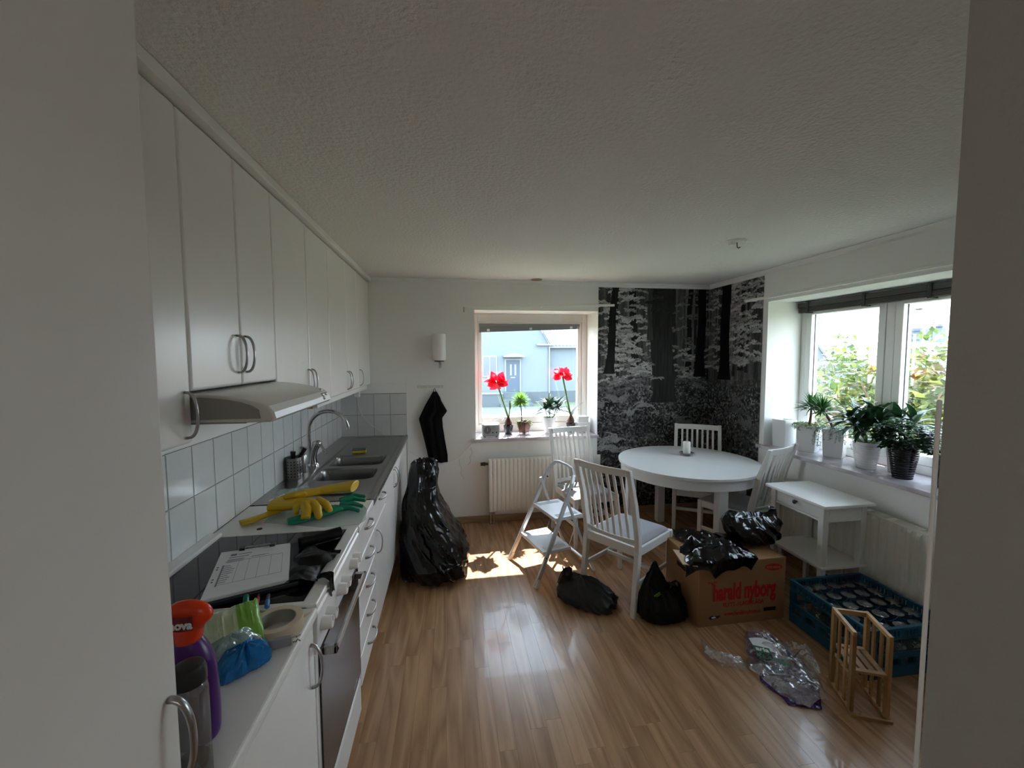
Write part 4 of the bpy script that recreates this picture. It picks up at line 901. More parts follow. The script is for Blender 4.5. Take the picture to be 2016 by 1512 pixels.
# bamboo stand
t = thing('bamboo_stand', 'small slatted bamboo stand on the floor in front of the blue rack', 'stand', (1.90, 1.60, 0), A(-23.2)); k = dict(parent=t, local=True)
wx, wy, hh = .152, .197, .392
for sx in (-1, 1):
    x = sx*(wx/2-.007)
    for y in (-wy/2+.011, wy/2-.011): obj('post', B().box(x-.008, x+.008, y-.0125, y+.0125, .016, hh-.018), 'bamboo', bevel=.0015, **k)
    for y in (-.030, .030): obj('slat', B().box(x-.004, x+.004, y-.010, y+.010, .016, hh-.018), 'bamboo', bevel=.001, **k)
    obj('top_rail', B().box(x-.008, x+.008, -wy/2, wy/2, hh-.0178, hh), 'bamboo_h', bevel=.0015, **k)
    obj('bottom_rail', B().box(x-.008, x+.008, -wy/2-.008, wy/2+.022, 0, .0158), 'bamboo_h', bevel=.0015, **k)
    obj('bottom_rail', B().box(x-.004, x+.004, -.060, .060, .165, .180), 'bamboo_h', bevel=.001, **k)
obj('cross_rail', B().box(-wx/2+.0152, wx/2-.0152, wy/2-.016, wy/2-.002, hh-.024, hh-.001), 'bamboo_h', bevel=.0015, **k)
obj('cross_rail', B().box(-wx/2-.002, wx/2+.006, -wy/2-.020, -wy/2-.0085, 0, .014), 'bamboo_h', bevel=.0015, **k)
for y0_, y1_ in ((-wy/2+.004, -wy/2+.026), (wy/2-.026, wy/2-.004)): obj('shelf_rail', B().box(-wx/2+.0145, wx/2-.0145, y0_, y1_, .198, .210), 'bamboo_h', bevel=.001, **k)
for j in range(4): x = -.052+j*.0346; obj('shelf_slat', B().box(x-.0125, x+.0125, -wy/2+.0265, wy/2-.0265, .199, .208), 'bamboo', bevel=.001, **k)

# crumpled see-through packaging
t = thing('plastic_packaging', 'crumpled clear and purple plastic packaging lying on the bare floor', 'packaging', (1.68, 1.84, 0))
def film(axis, wid, h, seed, nu=70, nv=56, base=.002, rough_=1., lift=None):
    P = [Vector(a) for a in axis]; off = Vector((seed, seed*2.2, 1))
    def fn(u, v):
        s = u*(len(P)-1); i = min(int(s), len(P)-2); f = s-i; c = P[i].lerp(P[i+1], f); d = (P[i+1]-P[i]).normalized(); sd2 = Vector((-d.y, d.x)); W_ = wid[i]*(1-f)+wid[i+1]*f
        q3 = Vector((u*4, v*3, 0)); e = 1+.18*noise.noise(q3*2+off); p = c+sd2*((v*2-1)*W_*e)
        q = Vector((p.x, p.y, 0)); dist, _p = noise.voronoi(q*14+off); d2, _q = noise.voronoi(q*33+off)
        dome = (math.sin(PI*min(1, max(0, v)))**.6)*(math.sin(PI*min(1, u*.94+.03))**.4)
        z = base+h*dome*(.7+.5*noise.noise(q*7+off))+rough_*(.020*min(1, (dist[1]-dist[0])*2)+.008*min(1, (d2[1]-d2[0])*2)+.006*noise.noise(q*50))*dome
        if lift: z += lift(u, v)
        return (p.x+.006*noise.noise(q*30), p.y+.006*noise.noise(q*30+off), max(base, z))
    return B().grid(fn, nu, nv)
ax1 = [(1.79, 2.10), (1.735, 1.98), (1.69, 1.84), (1.68, 1.70), (1.69, 1.59)]
obj('purple_film', film(ax1[:3]+[(1.66, 1.72), (1.62, 1.60)], [.06, .10, .135, .13, .07], .010, 3, base=.0015, rough_=.5), 'film_p', t, smooth=True, label='dark purple printed film underneath')
obj('clear_film', film(ax1, [.07, .115, .150, .135, .06], .075, 12, base=.012), 'film', t, smooth=True, label='clear creased film on top')
obj('clear_film', film([(1.53, 1.90), (1.45, 1.91), (1.39, 1.97), (1.41, 2.09)], [.05, .045, .035, .004], .045, 21, 50, 30, base=.002), 'film', t, smooth=True, label='clear twisted film tail')
obj('clear_film', film([(1.84, 1.98), (1.87, 1.87), (1.84, 1.74)], [.02, .055, .02], .075, 27, 40, 30, base=.004, rough_=1.4), 'film', t, smooth=True, label='clear film flap standing up')
obj('paper_sheet', B().grid(lambda u, v: (1.60+.105*u+.03*v, 1.885-.055*u+.10*v, .070+.014*math.sin(PI*u)), 8, 6), 'paper', t, smooth=True)
b = B(); b.grid(lambda u, v: (1.575+.065*u+.05*v*.4, 1.865-.038*u+.045*v, .088), 6, 4); gl = obj('green_label', b, 'film_g', t)
def flat_text(name, me, x, y, z, rot, m, par):
    me.transform(Matrix.Translation((x, y, z)) @ Matrix.Rotation(rot, 4, 'Z')); me.transform(mw(par).inverted()); o = obj(name, me, m, None, local=True); o.parent = par; return o
flat_text('lettering', textmesh('arla', .042, .0010), 1.617, 1.869, .0895, A(-30), 'paper', gl)
flat_text('lettering', textmesh('KLART', .040, .0012), 1.606, 1.800, .094, A(-36), 'film_g', t)
flat_text('lettering', textmesh('18*', .042, .0012), 1.640, 1.745, .099, A(-36), 'film_g', t)

# ================================================================ ON THE WORKTOPS
# clipboard
t = thing('clipboard', 'dark clipboard with a stack of printed white sheets lying on the hob', 'clipboard', (-.66, 1.48, .9045))
Mc = Matrix.Translation((-.665, 1.485, .925)) @ Matrix.Rotation(A(-36), 4, 'Z') @ Matrix.Rotation(A(0), 4, 'X')
# sheet frame: local x along the short side, y towards the clip
def fr4(p00, p10, p11, p01):
    return lambda u, v, z=0: Vector((p00[0]*(1-u)*(1-v)+p10[0]*u*(1-v)+p11[0]*u*v+p01[0]*(1-u)*v, p00[1]*(1-u)*(1-v)+p10[1]*u*(1-v)+p11[1]*u*v+p01[1]*(1-u)*v, .9285+z+.004*v))
Pp = fr4((-.735, 1.300), (-.522, 1.385), (-.612, 1.655), (-.832, 1.612))
def quadslab(F, u0, u1, v0, v1, z0, z1):
    return B().rings([[F(u, v, z) for u, v in ((u0, v0), (u1, v0), (u1, v1), (u0, v1))] for z in (z0, z1)])
obj('board', quadslab(Pp, -.02, 1.13, -.04, 1.06, -.0240, -.009), 'navy', t, bevel=.003)
ps = obj('paper_stack', quadslab(Pp, .006, 1.004, -.008, .985, -.0088, -.0012), 'paper', t)
obj('paper_sheet', quadslab(Pp, 0, 1, 0, 1, -.001, .0), 'paper', ps)
ink = B()
def line(u0, u1, v, hgt, z=.0004): ink.rings([[Pp(u, w_, zz) for u, w_ in ((u0, v), (u1, v), (u1, v+hgt), (u0, v+hgt))] for zz in (z, z+.0003)])
rn = random.Random(4)
line(.16, .24, .86, .045); line(.26, .45, .875, .012); line(.15, .42, .81, .012)
for v in (.76, .745, .72, .70): line(.14, .14+rn.uniform(.2, .32), v, .006)
line(.46, .70, .775, .005); line(.46, .64, .76, .005)
for k in range(9): line(.12, .12+rn.uniform(.08, .16), .62-k*.045, .010)
line(.10, .12, .20, .45)
for u in (.30, .44, .58, .74, .90): ink.rings([[Pp(a, c, zz) for a, c in ((u, .22), (u+.004, .22), (u+.004, .72), (u, .72))] for zz in (.0004, .0007)])
line(.12, .90, .72, .004); line(.12, .90, .22, .003)
obj('print', ink, 'ink', ps)
ho = B()
for u, v in ((.045, .62), (.045, .57), (.045, .36), (.045, .31)): ho.cyl(Pp(u, v, .0003), Pp(u, v, .0008), .0035, n=10)
obj('punch_hole', ho, 'dark', ps)
for u in (.30, .74): obj('clip', B().bar(Pp(u-.04, 1.0, .004), Pp(u+.04, 1.0, .004), .022, .010), 'dark', t, bevel=.002)
obj('clip_wire', B().tube([Pp(.30, .99, .010), Pp(.45, .975, .010), Pp(.60, .975, .010), Pp(.74, .99, .010)], .0018, 6).tube([Pp(.30, 1.01, .009), Pp(.74, 1.01, .009)], .0018, 6), 'chrome', t, smooth=True)
# markers, cutter
for nm, lab, p, q, m, r_ in (('marker_pen', 'green capped marker half under the clipboard', (-.640, 1.37, .9125), (-.606, 1.288, .913), 'marker_g', .0085), ('marker_pen', 'thin red marker between the green and the blue ones', (-.600, 1.36, .909), (-.575, 1.290, .909), 'marker_r', .005), ('marker_pen', 'blue capped marker right behind the tape roll', (-.56, 1.33, .911), (-.538, 1.262, .912), 'marker_b', .007)):
    t = thing(nm, lab, 'marker', (Vector(p)+Vector(q))/2-Vector((0, 0, .008)))
    p, q = Vector(p), Vector(q); c = p.lerp(q, .5)
    obj('barrel', B().cyl(p, c, r_*.8), 'dark', t, smooth=True); obj('cap', B().tube([c, q.lerp(c, .1), q], [r_, r_, r_*.7], 14), m, t, smooth=True)
t = thing('cutter_knife', 'flat grey cutter knife on the worktop behind the tape roll', 'knife', (-.59, 1.262, .905))
obj('grip', B().bar((-.625, 1.262, .911), (-.555, 1.246, .911), .016, .010), 'grey_p', t, bevel=.003); obj('blade', B().bar((-.555, 1.246, .911), (-.535, 1.241, .911), .010, .001), 'chrome', t)
# black bag on the hob
o = tag(obj('plastic_bag', drape([(-.56, 1.40, 0), (-.435, 1.38, 0), (-.425, 1.60, 0), (-.54, 1.63, 0)], .9045, .010, 14, 44, 44), 'sack3', smooth=True), 'small crumpled black bag lying on the hob right of the clipboard', 'bag')
tag(obj('plastic_bag', B().grid(lambda u, v: (-.44+.044*min(1, u*2)+.003*math.sin(v*9), 1.385+.045*v+.006*math.sin(u*7), .916+.004*math.sin(PI*min(1, u*2))-.060*max(0, u-.5)*2+.003*math.sin(v*16+u*9)), 20, 14), 'sack', smooth=True), 'strip of black bag hanging over the front edge of the cooker', 'bag')
t = thing('rolled_bag', 'roll of black rubbish bags lying at the back of the hob', 'roll', (-.46, 1.70, .9045))
obj('roll', B().cyl((-.58, 1.66, .927), (-.45, 1.745, .927), .021, n=24), 'sack3', t, smooth=True); obj('core', B().cyl((-.452, 1.7437, .927), (-.4495, 1.7453, .927), .011, n=18), 'black', t)
# masking tape roll
t = thing('masking_tape', 'large roll of cream masking tape lying on the near worktop', 'tape', (-.468, 1.155, .9))
Mt = Matrix.Translation((-.468, 1.158, .9018)) @ Matrix.Rotation(A(0), 4, 'X')
obj('tape_roll', B().lathe([(.045, 0), (.062, 0), (.063, .002), (.063, .034), (.062, .036), (.045, .036), (.045, 0)], n=48, cap=False, m=Mt), 'tape', t, smooth=True)
obj('core', B().lathe([(.0425, .001), (.0448, .001), (.0448, .0355), (.0425, .0355), (.0425, .001)], n=48, cap=False, m=Mt), 'tape_in', t, smooth=True)
obj('loose_end', B().prism([(-.442, 1.213), (-.405, 1.240), (-.432, 1.188)], 2, .9012, .9018), 'tape', t)
t = thing('adapter', 'grey bar with two bent metal prongs leaning on the tape roll', 'adapter', (-.45, 1.09, .9))
obj('bar', B().bar((-.508, 1.078, .914), (-.412, 1.098, .914), .010, .026), 'grey_p', t, bevel=.003)
for dz in (.007, -.007): obj('prong', B().tube([(-.412, 1.098, .914+dz), (-.402, 1.100, .914+dz), (-.400, 1.103, .914+dz*.5), (-.393, 1.104, .914+dz*1.2)], .0022, 6), 'chrome', t, smooth=True)
obj('prong_plate', B().bar((-.4115, 1.098, .914), (-.409, 1.0985, .914), .012, .022), 'chrome', t)
# wraps
def lump(c, rx, ry, h, rot, seed, amp, z0=.9005): return sackmesh([(c[0], c[1], z0, rx*.8, ry*.8, rot), (c[0], c[1], z0+h*.15, rx, ry, rot), (c[0], c[1], z0+h*.55, rx*.95, ry*.9, rot), (c[0], c[1], z0+h*.9, rx*.6, ry*.6, rot), (c[0], c[1], z0+h, rx*.15, ry*.15, rot)], seed, amp, 34, 18, crease=1.3)
t = thing('wipes_pack', 'pale packet with bright green ends, tilted up against the blue bag', 'packet', (-.60, 1.14, .9))
def pack(u, v, z):      # pillow pack
    x = -.635+.125*u*.97-.02*v; y = 1.03+.085*u+.125*v
    return None
Mp = Matrix.Translation((-.580, 1.105, .942)) @ Matrix.Rotation(A(30), 4, 'Z') @ Matrix.Rotation(A(20), 4, 'X') @ Matrix.Rotation(A(-6), 4, 'Y')
def pillow(u, v):
    a = 2*PI*u; s = v*2-1; e = (1-abs(s)**3.5)**.5 if abs(s) < 1 else 0
    y = .070*(abs(math.cos(a))**.6)*(1 if math.cos(a) > 0 else -1)*(.90+.10*e+.10*(abs(s) > .9)); z = .024*math.sin(a)*e*(1+.15*noise.noise(Vector((s*5, a, 0)))); return Mp @ Vector((s*.088, y, z+.003*noise.noise(Vector((s*20, a*3, 1)))))
obj('packet', B().grid(lambda u, v: pillow(u, .05+.66*v), 48, 30, cu=True), 'pale_w', t, smooth=True)
obj('sealed_end', B().grid(lambda u, v: pillow(u, .7101+.2899*v), 48, 16, cu=True), 'green_w', t, smooth=True, label='bright green sealed end')
obj('sealed_end', B().grid(lambda u, v: pillow(u, .05*v), 48, 4, cu=True), 'green_w', t, smooth=True, label='bright green sealed end')
tag(obj('blue_bag', lump((-.490, 1.030), .036, .064, .062, -.75, 17, .26), 'blue_w'), 'crumpled glossy blue plastic bag in front of the tape roll', 'bag')
tag(obj('clear_bag', lump((-.535, 1.050), .034, .068, .070, -.75, 23, .28), 'clear_w'), 'crumpled silvery see-through wrapper between blue bag and green packet', 'bag')
# cleaner bottle
t = thing('cleaner_bottle', 'purple cleaning bottle with an orange-red spray cap beside the tall cupboard', 'bottle', (-.500, .845, .9)); bc = (-.500, .845)
rs = []
for z, rx, ry in ((.9008, .034, .028), (.904, .041, .033), (.915, .046, .036), (.98, .046, .036), (1.03, .045, .036), (1.06, .041, .034), (1.085, .033, .029), (1.103, .022, .021), (1.112, .017, .017)):
    rs.append([(bc[0]+rx*math.cos(2*PI*k/32), bc[1]+ry*math.sin(2*PI*k/32), z) for k in range(32)])
obj('bottle', B().rings(rs), 'purple', t, smooth=True, subsurf=1)
rs = []
for z, x0_, x1_, ry in ((1.100, -.024, .021, .022), (1.108, -.026, .023, .024), (1.130, -.026, .024, .022), (1.140, -.028, .040, .021), (1.152, -.032, .046, .020), (1.166, -.034, .040, .018), (1.176, -.028, .026, .013), (1.180, -.016, .010, .006)):
    rs.append([(bc[0]+(x0_+x1_)/2+(x1_-x0_)/2*math.cos(2*PI*k/32), bc[1]+ry*math.sin(2*PI*k/32), z) for k in range(32)])
hd_ = obj('spray_head', B().rings(rs), 'orange', t, smooth=True, subsurf=1)
def curved_label(z0, z1, x0_, x1_, m, off):
    b = B(); n = 10; rs_ = []
    for i in range(n+1):
        x = x0_+(x1_-x0_)*i/n; yy = bc[1]-math.sqrt(max(0, 1-((x-(bc[0]+.004))/.0405)**2))*.0225-off; rs_.append([(x, yy, z0), (x, yy, z1)])
    return b.rings(rs_, close=False, cap=False)
obj('brand_label', curved_label(1.134, 1.162, bc[0]-.024, bc[0]+.020, 'maroon', .0012), 'maroon', hd_)
me = textmesh('nova', .022, .0008, sxy=(.95, 1)); me.transform(Matrix.Translation((bc[0]+.000, bc[1]-.0245, 1.146)) @ Matrix.Rotation(PI/2, 4, 'X')); me.transform(mw(hd_).inverted()); o = obj('lettering', me, 'paper', None, local=True); o.parent = hd_
# clear bottle in front of it
t = thing('clear_bottle', 'clear bottle with dark cap and green liquid, half hidden by the tall cupboard', 'bottle', (-.450, .752, .9)); cc = (-.449, .752)
M['clear_b'] = glassmat('clear_bottle', .16, (.62, .64, .60), .08, .10)
obj('bottle', B().lathe([(.0, 0), (.024, .001), (.027, .006), (.027, .17), (.025, .184), (.020, .19)], (cc[0], cc[1], .9008), 28), 'clear_b', t, smooth=True)
obj('liquid', B().lathe([(.0, .003), (.0235, .004), (.0245, .008), (.0245, .045), (0, .046)], (cc[0], cc[1], .9010), 28), 'leaf_dk', t, smooth=True)
obj('cap', B().lathe([(.026, .186), (.026, .204), (.022, .216), (.010, .222), (0, .222)], (cc[0], cc[1], .9010), 28), 'dark', t, smooth=True)
# glass chopping sheet and rubber gloves
t = tag(obj('cutting_sheet', B().rings([[(-.830, 1.962, z), (-.56, 1.868, z), (-.405, 1.872, z), (-.386, 1.93, z), (-.405, 2.06, z), (-.44, 2.13, z), (-.80, 2.165, z), (-.84, 2.06, z)] for z in (.9008, .9035)]), glassmat('frosted_sheet', .10, (.90, .95, .93), .2, .25)), 'thin greenish see-through cutting sheet under the rubber gloves', 'cutting board')
def glove(name, label, m, parts, z0):
    """hollow-looking rubber glove: tapered capsules fused by a voxel remesh"""
    b = B()
    for pts_, rad, sq in parts: 
        b.tube(pts_, rad, 14, sq=sq, up=(0, 0, 1)); 
        if rad[-1] < .02: b.ball(pts_[-1], (rad[-1]*.95,)*3, 12, 8)
    o = obj(name, b, m, recalc=True); rm = o.modifiers.new('fuse', 'REMESH'); rm.mode = 'VOXEL'; rm.voxel_size = .0028; rm.use_smooth_shade = True
    sm_ = o.modifiers.new('smooth', 'SMOOTH'); sm_.factor = .5; sm_.iterations = 3
    return tag(o, label, 'glove')
FL = (.16, 1.0); PA = (.30, 1.0); FI = (.85, 1.0)
glove('rubber_glove', 'green rubber glove, lowest in the pile, fingertips pointing to the drawers', 'glove_g', [
    ([(-.720, 1.925, .914), (-.65, 1.955, .918), (-.58, 2.00, .922), (-.53, 2.04, .926)], [.040, .042, .046, .046], (.24, 1.0)),
    ([(-.53, 2.025, .924), (-.48, 2.030, .924), (-.435, 2.005, .918)], [.016, .014, .011], FI),
    ([(-.53, 2.055, .930), (-.47, 2.065, .934), (-.425, 2.040, .926)], [.016, .013, .010], FI),
    ([(-.535, 2.080, .936), (-.475, 2.105, .944), (-.422, 2.085, .938)], [.015, .013, .010], FI),
    ([(-.54, 2.100, .940), (-.48, 2.140, .950), (-.432, 2.130, .944)], [.014, .012, .010], FI)], 0)
glove('rubber_glove', 'long folded yellow rubber glove reaching towards the wall tiles', 'glove_y', [
    ([(-.918, 1.935, .917), (-.885, 1.957, .918), (-.845, 2.005, .920), (-.80, 2.065, .924), (-.755, 2.09, .928)], [.030, .031, .027, .033, .040], (.30, 1.0)),
    ([(-.755, 2.09, .928), (-.70, 2.08, .930)], [.040, .034], (.28, 1.0))], 0)
glove('rubber_glove', 'yellow rubber glove in the middle, its fingers hanging towards the hob', 'glove_y', [
    ([(-.835, 2.095, .940), (-.78, 2.08, .944), (-.72, 2.06, .950)], [.062, .060, .052], (.50, 1.0)),
    ([(-.72, 2.06, .950), (-.675, 2.04, .954), (-.645, 2.03, .954)], [.052, .052, .042], (.40, 1.0)),
    ([(-.675, 2.02, .958), (-.650, 1.965, .944), (-.642, 1.920, .924)], [.020, .023, .020], FI),
    ([(-.650, 2.04, .960), (-.612, 1.985, .948), (-.592, 1.940, .926)], [.018, .020, .017], FI),
    ([(-.630, 2.065, .962), (-.583, 2.025, .950), (-.558, 1.985, .932)], [.018, .019, .016], FI),
    ([(-.72, 2.03, .954), (-.705, 1.995, .946), (-.695, 1.97, .934)], [.015, .015, .012], FI)], 0)
glove('rubber_glove', 'yellow rubber glove on top of the pile with its wide cuff to the right', 'glove_y', [
    ([(-.485, 2.185, .982), (-.53, 2.19, .980), (-.59, 2.18, .976)], [.066, .062, .052], (.36, 1.0)),
    ([(-.59, 2.18, .976), (-.65, 2.15, .976)], [.052, .040], (.40, 1.0)),
    ([(-.65, 2.15, .977), (-.71, 2.13, .975), (-.76, 2.12, .970)], [.042, .048, .040], (.36, 1)),
    ([(-.75, 2.11, .970), (-.795, 2.085, .962), (-.825, 2.06, .952)], [.017, .015, .012], FI),
    ([(-.755, 2.13, .972), (-.81, 2.115, .962), (-.84, 2.09, .950)], [.016, .015, .012], FI),
    ([(-.75, 2.15, .970), (-.80, 2.155, .960), (-.835, 2.14, .946)], [.015, .014, .011], FI),
    ([(-.70, 2.10, .982), (-.735, 2.07, .986), (-.775, 2.065, .980)], [.016, .014, .011], FI)], 0)
t = tag(obj('coin', B().lathe([(0, 0), (.011, 0), (.011, .002), (0, .002)], (-.822, 1.895, .9003), 24), 'pot_cu'), 'small bronze coin on the white worktop near the tiles', 'coin')
t = thing('brush_packet', 'flat silvery packet with a thin white stick lying on the steel drainer', 'packet', (-.80, 2.42, .9))
obj('wrapper', B().grid(lambda u, v: (-.945+.40*u, 2.345+.11*v-.02*u+.01*math.sin(u*6), .9045+.014*math.sin(PI*v)*(1-.4*abs(2*u-1))+.002*math.sin(u*40)), 30, 10), 'clear_w', t, smooth=True)
obj('stick', B().cyl((-.925, 2.245, .9065), (-.885, 2.345, .908), .003, n=8), 'plastic_w', t, smooth=True)

# ================================================================ ON THE BACK WALL
t = thing('towel_dispenser', 'white cylindrical paper towel dispenser on the wall left of the window', 'dispenser', (-.087, D-.065, 1.6))
obj('housing', B().lathe([(.0, 0), (.055, 0), (.060, .008), (.062, .02), (.062, .235), (.058, .247), (0, .247)], (-.088, D-.066, 1.607), 32), 'plastic_w', t, smooth=True)
obj('back_plate', B().box(-.13, -.046, D-.008, D-.001, 1.60, 1.85), 'plastic_w', t, bevel=.002)
obj('outlet', B().lathe([(0, -.002), (.042, -.002), (.046, .004), (.046, .009)], (-.088, D-.066, 1.600), 24), 'dark', t, smooth=True)
obj('paper_end', B().grid(lambda u, v: (-.100+.03*u+.01*math.sin(v*3), D-.07+.012*math.sin(u*5), 1.600-.062*v), 8, 8), 'paper', t, smooth=True)
t = thing('hook_strip', 'clear plastic hook strip on the wall below the towel dispenser', 'hooks', (-.17, D-.01, 1.35))
obj('strip', B().box(-.30, -.055, D-.004, D-.0005, 1.345, 1.372), 'clearp', t, bevel=.002)
for x in (-.28, -.20, -.145, -.08): obj('hook', B().tube([(x, D-.004, 1.365), (x, D-.006, 1.348), (x, D-.016, 1.340), (x, D-.022, 1.350)], .002, 6), 'plastic_w', t, smooth=True)
outl = [(-.147, 1.313), (-.119, 1.308), (-.087, 1.259), (-.078, 1.225), (-.022, 1.122), (-.071, 1.055), (-.066, .972), (-.050, .855), (-.024, .696), (-.025, .627), (-.092, .638), (-.197, .625), (-.236, .832), (-.266, .969), (-.286, 1.056), (-.225, 1.180)]
def lerp_side(side, z):
    if z >= side[0][1]: return side[0][0]
    for (xa, za), (xb, zb) in zip(side, side[1:]):
        if za >= z >= zb: f = (za-z)/(za-zb) if za > zb else 0; return xa+(xb-xa)*f
    return side[-1][0]
rsd = outl[1:10]; lsd = [outl[0]]+outl[:10:-1]
def tow(u, v):
    z = 1.311-.684*v; xl, xr = lerp_side(lsd, z), lerp_side(rsd, z); x = xl+(xr-xl)*u; return (x, D-.022-.014*math.sin(u*PI)*min(1, v*3)-.007*math.sin(u*17+v*3)*min(1, v*3)-.003*math.sin(u*31), z)
t = thing('towel', 'black towel hanging from the wall hook between sink and window', 'towel', (-.15, D-.03, .62))
o = obj('cloth', B().grid(tow, 40, 60), 'towel', t, smooth=True); sd_ = o.modifiers.new('thickness', 'SOLIDIFY'); sd_.thickness = .006
obj('hanging_loop', B().tube([(-.150, D-.024, 1.305), (-.146, D-.020, 1.33), (-.138, D-.016, 1.343), (-.131, D-.020, 1.33), (-.127, D-.024, 1.305)], .0028, 6), 'towel', t, smooth=True)
obj('care_label', B().box(-.17, -.115, D-.036, D-.034, .625, .650), 'plastic_w', t, label='white care label at the lower edge')
cab = [(-.792, 3.75, 1.296), (-.797, 3.80, 1.22), (-.785, 3.88, 1.12), (-.735, 3.96, 1.023), (-.655, 3.99, .958), (-.604, 3.985, .910), (-.554, 3.98, .909), (-.430, 3.98, .908), (-.390, 3.975, .895), (-.376, 3.97, .746), (-.316, 3.965, .699), (-.245, 3.96, .667), (-.199, 3.955, .631), (-.142, 3.955, .609), (-.080, 3.955, .614), (-.031, 3.96, .628), (.017, 3.97, .641), (.09, 3.99, .655), (.13, 4.00, .70), (.19, 4.00, .77), (.235, 3.98, .836), (.275, 4.02, .845), (.31, 4.10, .848)]
tag(obj('extension_cord', B().tube(cab, .0032, 6), 'plastic_w', smooth=True), 'thin white power cord sagging from the socket past the towel to the radio', 'cord')
tag(obj('loose_wire', B().tube([(.09, 4.012, .652), (.085, 4.012, .60), (.11, 4.012, .55), (.10, 4.012, .50), (.13, 4.012, .46), (.12, 4.012, .44)], .0012, 5).tube([(.20, 4.012, .76), (.215, 4.012, .70), (.19, 4.012, .66), (.20, 4.012, .62), (.17, 4.012, .58)], .0012, 5), 'ink', smooth=True), 'thin loose grey wire curling on the wall below the radio', 'wire')
# radio
t = thing('radio', 'small silver table radio with round dial at the left end of the back sill', 'radio', (.405, 4.09, .84))
rx, ry, rz_ = .405, 4.058, .848
obj('case', B().box(rx-.088, rx+.088, ry, ry+.10, rz_, rz_+.128), 'radio', t, bevel=.012, seg=4)
obj('face', B().box(rx-.078, rx+.078, ry-.0025, ry-.0005, rz_+.010, rz_+.118), 'radio', t, bevel=.001)
dl = obj('dial', B().lathe([(0, 0), (.036, 0), (.036, .004), (.031, .006), (.030, .004), (.012, .004), (.011, .007), (0, .007)], n=32, m=Matrix.Translation((rx-.036, ry-.0025, rz_+.066)) @ Matrix.Rotation(PI/2, 4, 'X')), 'radio_d', t, smooth=True)
obj('pointer', B().box(rx-.038, rx-.034, ry-.0105, ry-.0097, rz_+.055, rz_+.088), 'plastic_w', dl)
obj('knob', B().lathe([(0, 0), (.021, 0), (.019, .010), (0, .011)], n=28, m=Matrix.Translation((rx+.040, ry-.0025, rz_+.082)) @ Matrix.Rotation(PI/2, 4, 'X')), 'radio', t, smooth=True)
for x in (.018, .055): obj('button', B().lathe([(0, 0), (.007, 0), (.006, .006), (0, .007)], n=16, m=Matrix.Translation((rx+x, ry-.0025, rz_+.040)) @ Matrix.Rotation(PI/2, 4, 'X')), 'dark', t, smooth=True)
for x in (-.06, .06):
    for y in (.015, .085): obj('foot', B().cyl((rx+x, ry+y, .8402), (rx+x, ry+y, rz_-.0002), .008, n=12), 'dark', t)

# ---------------------------------------------------------------- plants
def leafproto(name, m, wd, droop, fold=.25, blunt=.5, n=6):
    b = B(); b.leaf((0, 0, 0), (1, 0, 0), 1, wd, droop, n, fold=fold, blunt=blunt); me = bpy.data.meshes.new(name); b.bm.to_mesh(me); b.bm.free(); me.materials.append(M[m]); me.shade_smooth(); return me
def putleaf(me, par, p, az, el, ln, roll_=0, name='leaf', w_=1):
    o = bpy.data.objects.new(name, me); C.objects.link(o); o.parent = par; o.location = mw(par).inverted() @ Vector(p); o.rotation_euler = (roll_, -el, az); o.scale = (ln, ln*w_, ln); return o
LD = [leafproto('leaf', 'leaf_dk', .24, d, .30, .62) for d in (.5, 1.0, 1.5)]
LA = leafproto('leaf', 'leaf_gr', .26, .9, .2, .35); LA2 = leafproto('leaf', 'leaf_md', .20, .35, .2, .35)
PE = [leafproto('petal', 'petal', .62, d, .12, .75) for d in (.6, 1.3)]
def pot(par, name, c, r0, r1, h, m, n=36, ribs=0, soil=True, wall=.004):
    P = [(r0*.96, 0)]
    if ribs:
        for k in range(ribs*4+1): z = h*k/(ribs*4); P.append((r0+(r1-r0)*z/h+.0014*math.sin(k*PI/2), z+.0005))
    else: P += [(r0, .003), (r1, h-.004)]
    P += [(r1, h), (r1-wall, h), (r1-wall-(r1-r0)*.12, h*.88), (0, h*.88)]
    o = obj(name, B().lathe(P, c, n), m, par, smooth=True)
    if soil: obj('soil', B().lathe([(0, h*.885), (r1-wall-(r1-r0)*.12-.001, h*.885), (r1-wall-(r1-r0)*.12-.003, h*.90), (0, h*.905)], c, 20), 'soil', par, smooth=True)
    return o
def sqpot(par, name, c, a0, a1, h, m, rot=0, soil=True):
    q = lambda a, z: [Vector((c[0], c[1], c[2]+z))+Matrix.Rotation(rot, 3, 'Z') @ Vector((i*a, j*a, 0)) for i, j in ((-1,-1),(1,-1),(1,1),(-1,1))]
    o = obj(name, B().rings([q(a0, 0), q(a1, h), q(a1-.006, h), q(a1-.010, h*.80)]), m, par, bevel=.003)
    if soil: obj('soil', B().rings([q(a1-.0105-(a1-a0)*.2, h*.805), q(a1-.0105-(a1-a0)*.15, h*.87)]), 'soil', par)
    return o
def tuft(par, c, n, ln, wd, m, seed, name='leaf_tuft', lo=-.15, hi=1.35, oval=1.):
    b = B(); r = random.Random(seed)
    for i in range(n):
        az = r.random()*2*PI; el = lo+(hi-lo)*r.random(); d = (math.cos(az)*math.cos(el)*oval, math.sin(az)*math.cos(el)*oval, math.sin(el))
        b.leaf((c[0]+d[0]*.012, c[1]+d[1]*.012, c[2]+d[2]*.01+r.uniform(-.012, .012)), d, ln*r.uniform(.75, 1.1), wd, r.uniform(.1, .7), 3, r.uniform(-.4, .4), .2, .45)
    return stuff(obj(name, b, m, par, recalc=False))
